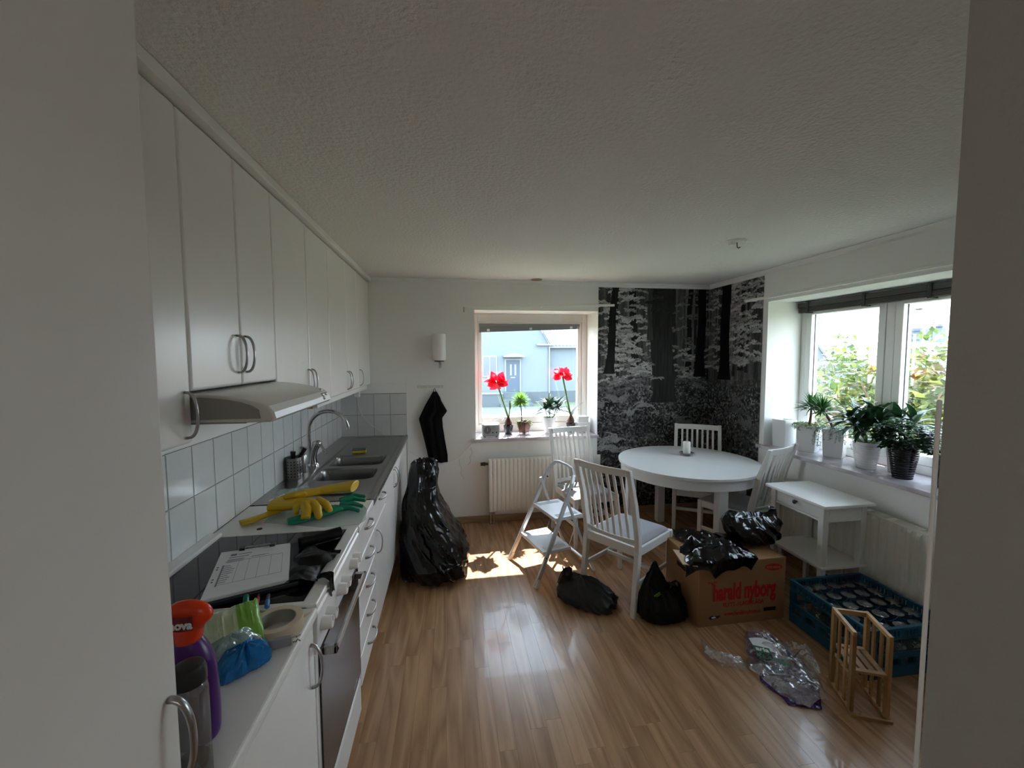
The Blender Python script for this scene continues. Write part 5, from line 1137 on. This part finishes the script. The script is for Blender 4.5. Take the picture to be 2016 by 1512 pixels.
def trailing(par, starts, m, seed, ln=(.05, .12), lf=.010, dens=.010, spread=.02, name='trailing_stems'):
    b = B(); r = random.Random(seed)
    for (p, out) in starts:
        p = Vector(p); o_ = Vector(out); L_ = r.uniform(*ln); n = int(L_/dens); cur = p.copy(); d = Vector((o_.x, o_.y, .5)).normalized(); pts_ = [cur.copy()]
        for k in range(n):
            d = (d+Vector((r.uniform(-.3, .3), r.uniform(-.3, .3), -.75 if k > 1 else -.3))*.6).normalized(); cur = cur+d*dens; pts_.append(cur.copy())
            for s in range(2):
                az = r.random()*2*PI; b.leaf(cur, (math.cos(az), math.sin(az), r.uniform(-.4, .5)), lf*r.uniform(.7, 1.3), lf*.7, .3, 2, r.uniform(-1, 1), .2, .6)
        if len(pts_) > 1: b.tube(pts_, .0009, 4)
    return stuff(obj(name, b, m, par, recalc=False))
def rosette(par, c, n, ln, seed, protos, el=(0, 1.2), stem=True, w_=1, lean=(0, 0)):
    r = random.Random(seed)
    for i in range(n):
        az = i*2.4+r.uniform(-.3, .3); e = el[0]+(el[1]-el[0])*(i/n)**.8+r.uniform(-.1, .1)
        putleaf(protos[r.randrange(len(protos))], par, (c[0]+.004*math.cos(az)+lean[0]*i/n, c[1]+.004*math.sin(az)+lean[1]*i/n, c[2]+.05*i/n), az, e, ln*r.uniform(.75, 1.1), r.uniform(-.35, .35), w_=w_)
SZ = .8403
def amaryllis(loc, label, fl, stemtop, nfl, seed, lean):
    t = thing('amaryllis', label, 'plant', (loc[0], loc[1], SZ)); r = random.Random(seed)
    pot(t, 'pot', (loc[0], loc[1], SZ), .038, .050, .092, 'pot_g')
    obj('bulb', B().lathe([(.012, .0), (.034, .015), (.038, .035), (.030, .060), (.016, .085), (.011, .105)], (loc[0], loc[1], SZ+.083), 20), 'bulb', t, smooth=True)
    p0 = (loc[0], loc[1], SZ+.17)
    obj('stem', B().tube([p0, ((p0[0]*.6+stemtop[0]*.4), p0[1], p0[2]*.6+stemtop[2]*.4+.0), stemtop], [.010, .009, .009], 10), 'stem', t, smooth=True)
    for k in range(nfl):
        az = 2*PI*k/nfl+.6; c = Vector(stemtop)+Vector((math.cos(az)*.012, math.sin(az)*.012, .008)); f = obj('flower', B().tube([stemtop, c+Vector((math.cos(az)*.02, math.sin(az)*.02, .01))], [.006, .010], 8), 'petal', t, smooth=True)
        ax = Vector((math.cos(az)*.8, math.sin(az)*.8-.3, (.35, .0, .55, .15, .3)[k % 5])).normalized(); u = ax.cross(Vector((0, 0, 1))).normalized(); v = ax.cross(u)
        for j in range(6):
            a = 2*PI*j/6+.2*k; d = (ax*.75+(u*math.cos(a)+v*math.sin(a))*.75).normalized(); el = math.asin(d.z)
            putleaf(PE[j % 2], f, c+ax*.02, math.atan2(d.y, d.x), el, fl*r.uniform(1.0, 1.25), a, name='petal', w_=1.35)
    return t
t = amaryllis((.600, 4.205), 'red amaryllis in a dark pot beside the radio, drooping grey leaves', .095, (.485, 4.19, 1.37), 5, 3, 0)
for az, el, ln in ((2.9, .5, .15), (3.3, .15, .19), (-.3, .35, .12), (.3, .9, .10), (3.9, .2, .12)): putleaf(LA, t, (.600, 4.205, SZ+.165), az, el, ln)
obj('bud', B().tube([(.605, 4.205, 1.02), (.615, 4.205, 1.09), (.618, 4.205, 1.12), (.617, 4.205, 1.16), (.617, 4.205, 1.19)], [.006, .005, .012, .011, .003], 10), 'stem', t, smooth=True)
t = amaryllis((1.275, 4.225), 'red amaryllis in a dark pot at the right, behind the chair back', .080, (1.175, 4.20, 1.44), 4, 8, 0)
for az, el, ln, pr in ((2.6, 1.15, .24, LA2), (2.9, 1.0, .20, LA2), (.35, 1.05, .22, LA), (.1, .75, .14, LA2), (3.3, 1.3, .17, LA2), (.6, .5, .10, LA2)): putleaf(pr, t, (1.275, 4.225, SZ+.165), az, el, ln)
for x in (.60, 1.275):
    pass
# copper pot with a ball tree
t = thing('topiary_plant', 'light green ball plant on a stem in a square copper pot', 'plant', (.765, 4.20, SZ))
for i, j in ((-1,-1),(1,-1),(1,1),(-1,1)): obj('foot', B().cyl(Vector((.765, 4.20, SZ))+Matrix.Rotation(.78, 3, 'Z') @ Vector((i*.035, j*.035, 0)), Vector((.765, 4.20, SZ+.012))+Matrix.Rotation(.78, 3, 'Z') @ Vector((i*.033, j*.033, 0)), .004, n=8), 'pot_cu', t)
sqpot(t, 'pot', (.765, 4.20, SZ+.012), .036, .056, .120, 'pot_cu', .78)
obj('stem', B().tube([(.740, 4.20, .955), (.738, 4.20, 1.04), (.730, 4.20, 1.17)], [.006, .005, .005], 8), 'trunk', t, smooth=True)
tuft(t, (.728, 4.20, 1.175), 230, .105, .016, 'leaf_lt', 5, lo=-.5)
trailing(t, [((.765+.045*math.cos(a), 4.20+.03*math.sin(a), .972), (math.cos(a), math.sin(a), 0)) for a in [x*.22-1.2 for x in range(26)]], 'leaf_ms', 6, (.03, .10), .011, .008)
# white pot, broad leaves
t = thing('potted_plant', 'dark leafy plant in a white ceramic pot, middle of the back sill', 'plant', (1.03, 4.20, SZ))
pot(t, 'pot', (1.03, 4.20, SZ), .046, .070, .165, 'pot_w')
for k, (dx, dy, hz) in enumerate(((-.035, 0, .07), (.02, .02, .10), (.075, -.01, .11), (-.005, -.03, .12), (.105, .02, .09))):
    obj('stem', B().tube([(1.03+dx*.3, 4.20+dy*.3, .985), (1.03+dx*.7, 4.20+dy, 1.03), (1.03+dx, 4.20+dy, .99+hz)], .004, 6), 'stem', t, smooth=True)
    rosette(t, (1.03+dx, 4.20+dy, .98+hz), 14, .155, 30+k, LD, (-.1, 1.25), w_=.95)
# white boxes at the right end
t = thing('white_planter', 'empty white square planter at the right end of the back sill', 'planter', (1.405, 4.22, SZ)); sqpot(t, 'pot', (1.400, 4.215, SZ), .062, .070, .105, 'pot_w', 0, soil=False)
t = thing('white_box', 'small white lidded box resting on the white planter', 'box', (1.395, 4.215, SZ+.1055)); obj('body', B().box(1.342, 1.450, 4.165, 4.268, SZ+.1058, SZ+.150), 'pot_w', t, bevel=.003); obj('lid', B().box(1.338, 1.454, 4.161, 4.272, SZ+.1505, SZ+.165), 'pot_w', t, bevel=.003)

# right sill, from the corner towards the camera
RZ = .8603
t = thing('square_vase', 'tall empty white square vase at the corner end of the right sill', 'vase', (2.835, 3.125, RZ)); sqpot(t, 'vase', (2.838, 3.128, RZ), .058, .064, .235, 'pot_w', .12, soil=False)
def dragon(cx, cy, label, top, seed, tm, trail_m, rot, trail, lf, a0=.060, a1=.070, h=.215):
    t = thing('potted_palm', label, 'plant', (cx, cy, RZ)); sqpot(t, 'pot', (cx, cy, RZ), a0, a1, h, 'pot_w', rot)
    obj('trunk', B().tube([(cx, cy, RZ+h*.85), ((cx+top[0])/2+.006, (cy+top[1])/2, (RZ+h+top[2])/2), top], [.011, .009, .008], 10), 'trunk', t, smooth=True)
    tuft(t, top, 170, .125, .013, tm, seed, lo=-.35, hi=1.3)
    r = random.Random(seed)
    trailing(t, [((cx+(a1-.004)*math.cos(a)*1.05, cy+(a1-.004)*math.sin(a)*1.05, RZ+h+.004), (math.cos(a), math.sin(a), 0)) for a in [2*PI*x/trail[0] for x in range(trail[0])]], trail_m, seed+1, trail[1], lf, .011)
    trailing(t, [((cx+r.uniform(-a1, a1)*.8, cy+r.uniform(-a1, a1)*.8, RZ+h), (r.uniform(-1, 1), r.uniform(-1, 1), .5)) for _ in range(trail[0]//2)], trail_m, seed+2, (.02, .05), lf*1.2, .010, name='ground_cover')
    return t
dragon(2.895, 2.94, 'small palm with straight trunk and mossy cover in a white square pot, nearer the corner', (2.90, 2.93, 1.225), 41, 'leaf_md', 'leaf_ms', .5, (44, (.03, .085)), .015)
dragon(2.935, 2.745, 'small palm with leaning trunk and long trailing strands in a white square pot', (2.865, 2.80, 1.215), 51, 'leaf_md', 'leaf_tr', .55, (46, (.08, .21)), .011)
t = thing('potted_plant', 'dark broad-leaved plant in the ribbed white round pot on the right sill', 'plant', (2.855, 2.42, RZ))
pot(t, 'pot', (2.852, 2.425, RZ), .052, .079, .185, 'pot_w', ribs=11)
for k, (dx, dy, hz) in enumerate(((-.01, .0, .06), (.05, .06, .10), (-.05, .03, .09), (.02, -.04, .11), (-.02, .08, .12), (.09, .02, .14))):
    obj('stem', B().tube([(2.852+dx*.4, 2.425+dy*.4, 1.03), (2.852+dx*.8, 2.425+dy, 1.06), (2.852+dx, 2.425+dy, 1.03+hz)], .006, 7), 'stem', t, smooth=True)
    rosette(t, (2.852+dx*1.3, 2.425+dy*1.3, 1.03+hz*1.1), 16, .185, 60+k, LD, (-.35, 1.15), w_=1.0)
t = thing('potted_plant', 'dark broad-leaved plant in a plain white pot, standing behind the ribbed pot', 'plant', (2.98, 2.50, RZ))
pot(t, 'pot', (2.965, 2.545, RZ), .050, .072, .190, 'pot_w')
for k, (dx, dy, hz) in enumerate(((0, .05, .12), (.0, -.04, .15))):
    obj('stem', B().tube([(2.965, 2.545, 1.03), (2.965+dx, 2.545+dy, 1.03+hz)], .006, 7), 'stem', t, smooth=True); rosette(t, (2.965+dx, 2.545+dy, 1.03+hz), 12, .18, 70+k, LD, (.1, 1.3))
t = thing('potted_plant', 'dark leafy plant in a white square pot half hidden by the black pot', 'plant', (2.95, 2.29, RZ))
sqpot(t, 'pot', (2.960, 2.295, RZ), .045, .060, .19, 'pot_w', .3)
for k, (dx, dy, hz) in enumerate(((0, .02, .13), (.02, -.05, .14))):
    obj('stem', B().tube([(2.96, 2.295, 1.03), (2.96+dx, 2.295+dy, 1.03+hz)], .006, 7), 'stem', t, smooth=True); rosette(t, (2.96+dx, 2.295+dy, 1.03+hz), 13, .18, 80+k, LD, (.1, 1.3))
def ivyball(par, c, R3, n, seed, m='leaf_dk', lf=.034):
    b = B(); r = random.Random(seed)
    for i in range(n):
        az, el = r.random()*2*PI, math.asin(r.uniform(-.75, 1)); q = Vector((math.cos(az)*math.cos(el), math.sin(az)*math.cos(el), math.sin(el))); rad = r.uniform(.62, 1.05)
        p = Vector(c)+Vector((q.x*R3[0], q.y*R3[1], q.z*R3[2]))*rad; s = lf*r.uniform(.6, 1.2)
        for k_ in (-.9, 0, .9):       # three lobes
            b.leaf(p, (math.cos(az+k_)*.9, math.sin(az+k_)*.9, q.z*.4-.1), s*(1 if k_ == 0 else .7), s*.6, .5, 2, r.uniform(-.5, .5), .15, .7)
    return stuff(obj('foliage', b, m, par, recalc=False))
t = thing('potted_ivy', 'dense dark ivy in a ribbed black pot at the near end of the right sill', 'plant', (2.852, 2.185, RZ))
pot(t, 'pot', (2.842, 2.185, RZ), .050, .083, .215, 'pot_k', ribs=14)
ivyball(t, (2.83, 2.19, 1.125), (.135, .135, .095), 640, 91, 'leaf_dk', .034); ivyball(t, (2.82, 2.195, 1.15), (.13, .12, .085), 150, 92, 'leaf_md', .030)
t = thing('hanging_ivy', 'dark ivy hanging over the sill beside the door frame, pot out of sight', 'plant', (2.86, 2.0, RZ))
pot(t, 'pot', (2.88, 1.965, RZ), .05, .07, .17, 'pot_k'); ivyball(t, (2.87, 1.985, 1.11), (.10, .10, .10), 330, 95, 'leaf_dk', .034)
# ceiling hook with cable, small plate
t = thing('ceiling_socket', 'white ceiling lamp socket with a bare black hook and no lamp', 'ceiling socket', (1.83, 2.455, H-.02))
obj('rose', B().lathe([(.0, -.012), (.052, -.012), (.060, -.004), (.060, -.0005), (0, -.0005)], (1.83, 2.455, H), 28), 'plastic_w', t, smooth=True)
obj('plug', B().box(1.785, 1.815, 2.44, 2.47, H-.028, H-.0125), 'plastic_w', t, bevel=.003); obj('hook', B().tube([(1.835, 2.455, H-.012), (1.835, 2.452, H-.040), (1.842, 2.45, H-.048), (1.854, 2.448, H-.040)], .003, 6), 'dark', t, smooth=True)
tag(obj('ceiling_patch', B().lathe([(0, -.006), (.05, -.006), (.055, -.0005), (0, -.0005)], (.84, 3.93, H), 24), 'rawwood', smooth=True), 'small beige cover disc on the ceiling edge above the back window', 'cover')

# ================================================================ OUTSIDE
G = -1.5
tag(struct('ground', B().box(-40, 260, D+WT+.4, 330, G-.2, G).box(R+WT+.4, 260, -80, D+WT+.4, G-.2, G), 'grass'), None, None)
struct('street', B().box(-30, 3.9, 14.5, 25.2, G+.001, G+.02).box(3.9, 40, 14.5, 25.2, G+.001, G+.02), 'asphalt')
t = thing('white_house', 'pale rendered house across the street, seen through the back window', 'house', (5, 29, G)); hy = 27.
b = B(); b.rings([[(-2, y, G), (6.55, y, G), (6.55, y, 2.55), (4.6, y, 6.0), (2.3, y, 7.2), (-2, y, 7.2)] for y in (hy, hy+9)]); obj('wall', b, 'render_w', t)
obj('extension', B().box(6.551, 13, hy+.4, hy+8, G, 2.30), 'render_w', t)
obj('plinth', B().box(-2, 6.56, hy-.06, hy-.001, G, -.72).box(6.56, 13, hy+.34, hy+.399, G, -.72), 'plinth_o', t)
rf = B()
for k in range(26): x = 6.5+k*.25; rf.rings([[(x, hy+.1, 2.32), (x+.12, hy+.1, 2.42), (x+.25, hy+.1, 2.32), (x+.25, hy+.1, 2.30), (x, hy+.1, 2.30)], [(x, hy+3.4, 4.9), (x+.12, hy+3.4, 5.0), (x+.25, hy+3.4, 4.9), (x+.25, hy+3.4, 4.88), (x, hy+3.4, 4.88)]])
obj('tiled_roof', rf, 'roof_o', t)
obj('bargeboard', B().bar((6.72, hy-.1, 2.45), (4.55, hy-.1, 6.2), .12, .22, up=(0, 1, 0)), 'trim_o', t); obj('gutter', B().box(6.56, 13, hy+.0, hy+.12, 2.20, 2.30), 'trim_o', t)
obj('eaves_board', B().box(5.75, 6.95, hy-.22, hy-.03, 2.36, 2.46), 'trim_o', t); obj('downpipe', B().cyl((6.62, hy-.08, 2.3), (6.62, hy-.08, -.8), .045, n=10), 'trim_o', t)
dd = obj('front_door', B().box(3.72, 4.62, hy-.05, hy-.005, -.66, 1.40), 'door_o', t)
obj('door_frame', B().box(3.62, 3.715, hy-.07, hy-.001, -.66, 1.50).box(4.625, 4.72, hy-.07, hy-.001, -.66, 1.50).box(3.715, 4.625, hy-.07, hy-.001, 1.405, 1.50), 'trim_o', t)
for x in (3.97, 4.27): obj('door_light', B().box(x, x+.12, hy-.058, hy-.0505, .40, 1.12), 'trim_o', dd)
obj('letter_slot', B().box(4.02, 4.32, hy-.058, hy-.0505, .22, .29), 'trim_o', dd)
obj('canopy', B().box(3.50, 4.85, hy-.7, hy-.001, 1.60, 1.72).prism([(3.55, 1.721), (4.80, 1.721), (4.17, 1.86)], 1, hy-.7, hy-.6), 'trim_o', t)
for k in range(4): obj('step', B().box(3.45-.1*k, 4.9+.1*k, hy-.5-.32*k-.32, hy-.5-.32*k if k else hy-.07, G+.021, -.68-.2*k), 'plinth_o', t)
for xa in (2.15, -.4):
    f = obj('window', B().box(xa, xa+.98, hy-.05, hy-.005, .30, 1.72), 'trim_o', t)
    for q in (0, 1): obj('pane', B().box(xa+.08+q*.44, xa+.46+q*.44, hy-.058, hy-.0505, .40, 1.62), 'winglass_o', f)
t = thing('garden_wall', 'low grey wall in front of the pale house', 'wall', (1.9, 25.7, G)); obj('block_wall', B().box(-1, 3.3, 25.5, 25.75, G, -.70), 'plinth_o', t); obj('coping', B().box(-1, 3.32, 25.45, 25.8, -.699, -.62), 'trim_o', t)
t = thing('parked_car', 'pale parked car on the street, only its roof and windows seen over the sill', 'car', (4.3, 11.5, G))
b = B(); prof = [(-.2, -1.2), (-.15, -.86), (.45, -.72), (1.0, -.28), (1.5, -.12), (2.6, -.12), (3.2, -.34), (3.75, -.75), (4.0, -.80), (4.05, -1.2)]
b.rings([[(.9+x, y, z-.02) for x, z in prof] for y in (12.0, 13.6)]); obj('body', b, 'car', t, bevel=.05, seg=3, smooth=True)
obj('side_window', B().prism([(1.55, -.70), (1.98, -.36), (2.42, -.22), (3.45, -.22), (3.95, -.40), (4.3, -.70)], 1, 11.985, 11.997), 'winglass_o', t)
for x in (1.65, 4.15): obj('wheel', B().cyl((x, 11.97, G+.33), (x, 12.2, G+.33), .31, n=24), 'dark', t, smooth=True)
obj('sill_panel', B().box(.75, 4.9, 12.02, 13.58, G+.22, -1.21), 'car', t, bevel=.04)
# right hand view
def bush(name, label, cells, n, seed, mats=('bush_a', 'bush_b', 'bush_c'), wt=(.6, .32, .08), lf=.10, group=None, zlo=G):
    """cells: list of (centre, radii) ellipsoids filled near their skin with leaves"""
    cx = sum(c[0][0] for c in cells)/len(cells); cy = sum(c[0][1] for c in cells)/len(cells)
    t = thing(name, label, 'bush' if name != 'garden_tree' else 'tree', (cx, cy, zlo)); rng = np.random.RandomState(seed); inv = np.array([cx, cy, zlo])
    tot = sum(c[1][0]*c[1][2] for c in cells); sets = {m: [] for m in mats}
    for (c, r3) in cells:
        k = int(n*r3[0]*r3[2]/tot); d = rng.randn(k, 3); d /= np.linalg.norm(d, axis=1)[:, None]; lump_ = 1+.22*np.sin(d[:, 0]*7+seed)*np.cos(d[:, 1]*6+d[:, 2]*5)+.14*np.sin(d[:, 2]*13+d[:, 1]*9)
        p = np.array(c)+d*np.array(r3)*(.55+.5*rng.rand(k)**.5)[:, None]*lump_[:, None]
        p = p[p[:, 2] > zlo+.05]; which = rng.choice(len(mats), len(p), p=wt)
        for i, m in enumerate(mats): sets[m].append(p[which == i])
    for m in mats:
        p = np.concatenate(sets[m]); k = len(p)
        if not k: continue
        d = rng.randn(k, 3); d[:, 2] = d[:, 2]*.5-.25; d /= np.linalg.norm(d, axis=1)[:, None]; s = np.cross(d, rng.randn(k, 3)*[.35, .35, 1]+[0, 0, 1.]); s /= np.linalg.norm(s, axis=1)[:, None]+1e-6
        L_ = (lf*(.6+.8*rng.rand(k)))[:, None]; W_ = L_*.28; nn = np.cross(d, s)
        v = np.stack([p, p+d*L_*.4-s*W_+nn*L_*.06, p+d*L_, p+d*L_*.4+s*W_+nn*L_*.06], 1).reshape(-1, 3)-inv
        f = np.stack([np.arange(k)*4, np.arange(k)*4+1, np.arange(k)*4+2, np.arange(k)*4+3], 1)
        me = bpy.data.meshes.new('foliage'); me.vertices.add(len(v)); me.vertices.foreach_set('co', v.astype(np.float32).ravel()); me.loops.add(f.size); me.loops.foreach_set('vertex_index', f.astype(np.int32).ravel()); me.polygons.add(k); me.polygons.foreach_set('loop_start', (np.arange(k)*4).astype(np.int32)); me.polygons.foreach_set('loop_total', np.full(k, 4, np.int32)); me.update()
        o = obj('foliage', me, m, None, local=True); o.parent = t; stuff(o)
    b = B(); rr_ = random.Random(seed)
    for (c, r3) in cells:
        for _ in range(6): b.tube([(c[0]+rr_.uniform(-.2, .2), c[1]+rr_.uniform(-.2, .2), zlo), (c[0]+rr_.uniform(-.4, .4)*r3[0], c[1]+rr_.uniform(-.4, .4)*r3[1], (zlo+c[2])/2), (c[0]+rr_.uniform(-.9, .9)*r3[0], c[1]+rr_.uniform(-.9, .9)*r3[1], c[2]+r3[2]*.75)], [.03, .02, .006], 5)
    obj('branches', b, 'trunk', t)
    return t
bush('hedge_bush', 'yellow-green bush with copper tips right outside the right window, its left part', [((6.0, 5.75, -.25), (.8, .6, 1.2)), ((5.9, 4.95, .2), (.7, .55, 1.42)), ((5.2, 5.35, -.45), (.8, .7, .95))], 9500, 4, wt=(.42, .48, .10), lf=.125)
bush('hedge_bush', 'light green bush with copper tips right outside the right window, its right part', [((5.9, 4.35, .22), (.8, .6, 1.42)), ((5.6, 3.8, .25), (.8, .7, 1.42)), ((5.0, 4.2, -.5), (.8, .9, .95)), ((5.9, 3.1, .2), (.8, .7, 1.4))], 10500, 6, wt=(.46, .44, .10), lf=.125)
bush('garden_tree', 'round darker green tree behind the copper-tipped bushes', [((9.8, 8.75, .55), (.95, .95, 1.15)), ((9.8, 8.75, -.4), (.8, .8, .9))], 4500, 9, wt=(.88, .10, .02), lf=.12)
bush('garden_tree', 'small green tree beyond the window post, before the dark roof', [((13., 10.35, .6), (.8, .55, .85))], 1600, 12, wt=(.9, .1, 0), lf=.12)
t = thing('garden_shed', 'flat-roofed pale grey shed beyond the bushes', 'shed', (17, 16.5, G)); obj('wall', B().box(16, 18.5, 14.44, 18.6, G, 1.0), 'render_w', t); obj('roof', B().box(15.9, 18.6, 14.34, 18.7, 1.001, 1.24), 'roof_o', t, bevel=.02); obj('board', B().box(15.94, 15.99, 15.9, 16.4, -.5, .55), 'trim_o', t)
t = thing('gable_house', 'small pale house with a steep gable at the left of the right window view', 'house', (22, 23.5, G), A(45))
k = dict(parent=t, local=True)
obj('wall', B().prism([(-1.4, 0), (-1.4, 3.1), (0, 5.5), (1.4, 3.1), (1.4, 0)], 0, 0, 5), 'render_w', **k)
f = obj('window', B().box(-.05, -.001, -1.05, -.80, 2.7, 3.25), 'trim_o', **k); obj('pane', B().box(-.07, -.051, -1.01, -.84, 2.75, 3.2), 'winglass_o', parent=f, local=True)
for sg in (-1, 1): obj('roof', B().rings([[(x, sg*1.60, 2.80), (x, 0, 5.56), (x, 0, 5.68), (x, sg*1.66, 2.90)] for x in (-.2, 5.2)]), 'roof_o', **k)
t = thing('brown_roofed_house', 'long low house with a brown roof behind the round tree', 'house', (34, 25, G)); obj('wall', B().box(30.5, 39, 18, 29.0, G, 1.30), 'render_w', t)
obj('roof', B().rings([[(30, 17.6, 1.35), (30, 29.3, 1.35), (39.5, 29.3, 1.35), (39.5, 17.6, 1.35)], [(33, 18.6, 2.45), (33, 28.6, 2.45), (37, 28.6, 2.45), (37, 18.6, 2.45)]]), 'roof_b', t)
t = thing('flat_white_building', 'far white flat-roofed building above the brown roof', 'building', (64, 50, G)); obj('wall', B().box(60, 70, 47.8, 52.6, G, 3.1), 'trim_o', t); obj('roof_edge', B().box(59.9, 70.1, 49.6, 50.5, 3.11, 3.42), 'roof_o', t)
t = thing('grey_hall', 'grey-blue industrial hall to the left of the tiled roof', 'building', (64, 44, G)); obj('wall', B().box(60, 70, 40, 47.3, G, 3.05), 'roof_o', t); obj('gable', B().prism([(44.3, G), (44.3, 1.2), (47.4, 2.35), (50, 1.2), (50, G)], 0, 54, 59), 'roof_b', t)
t = thing('office_tower', 'blue glazed office block on the horizon', 'building', (123, 92, G)); tw = obj('facade', B().box(120, 128, 90.05, 94.7, G, 8.5), 'tower_o', t)
for z in (5.3, 6.5, 7.55): obj('floor_band', B().box(119.8, 119.99, 90.0, 94.72, z, z+.28), 'navy', t)
t = thing('tiled_house', 'house with a grey tiled roof at the right edge of the window view', 'house', (22, 13.4, G)); obj('wall', B().box(20.3, 25, 9, 15.3, G, .95), 'render_w', t)
rf = B()
for k in range(13):
    a = k/13; c_ = (k+1)/13
    x0_, x1_, z0_, z1_ = 20+2.2*a, 20+2.2*c_, .95+1.35*a, .95+1.35*c_; yl = 15.4-.95*a; yl1 = 15.4-.95*c_
    rf.rings([[(x0_, 9, z0_), (x0_, yl, z0_), (x1_, yl1, z1_), (x1_, 9, z1_)], [(x0_, 9, z0_+.05), (x0_, yl, z0_+.05), (x1_, yl1, z1_+.02), (x1_, 9, z1_+.02)]])
obj('tiled_roof', rf, 'roof_o', t)
t = thing('street_lamp', 'tall slim grey street lamp pole against the sky', 'lamp post', (30, 22.3, G)); obj('pole', B().cyl((30, 22.3, G), (30, 22.3, 7.5), .09, .06, n=10), 'grey_p', t, smooth=True)
t = thing('street_lamp', 'lamp arm reaching in from behind the window post', 'lamp post', (30, 24.2, G)); obj('pole', B().cyl((30, 24.3, G), (30, 24.3, 4.3), .09, .06, n=10), 'grey_p', t, smooth=True); obj('arm', B().tube([(30, 24.3, 4.28), (30, 23.2, 4.46), (30, 22.75, 4.56)], .035, 6), 'grey_p', t); obj('lamp_head', B().box(29.9, 30.1, 22.5, 22.8, 4.50, 4.62), 'dark', t, bevel=.02)
for lab, y, r_, zt in (('thin dark chimney stack on the horizon', 72.9, .28, 7.6), ('thick grey chimney stack beside the thin one on the horizon', 71.6, .60, 7.9)):
    t = thing('chimney_stack', lab, 'chimney', (100, y, G)); obj('stack', B().tube([(100, y, G), (100, y, zt-.4), (100, y, zt-.1), (100, y, zt)], [r_, r_*.85, r_*.8, r_*.4], 16), 'tower_o' if r_ < .4 else 'roof_o', t, smooth=True); obj('rim', B().cyl((100, y, zt-.7), (100, y, zt-.5), r_*1.15, n=16), 'navy', t)
hl = []
b = B(); b.grid(lambda u, v: (200+60*v, 125+130*u, G+(8.6+1.2*noise.noise(Vector((u*9, 3, 0)))+.5*noise.noise(Vector((u*60, 1, 0))))*math.sin(PI*min(.5, v*.9+.02)+.0)**.3-.02-3.2*max(0, .45-u)*2), 160, 8)
struct('hill_backdrop', b, 'hill', smooth=True)
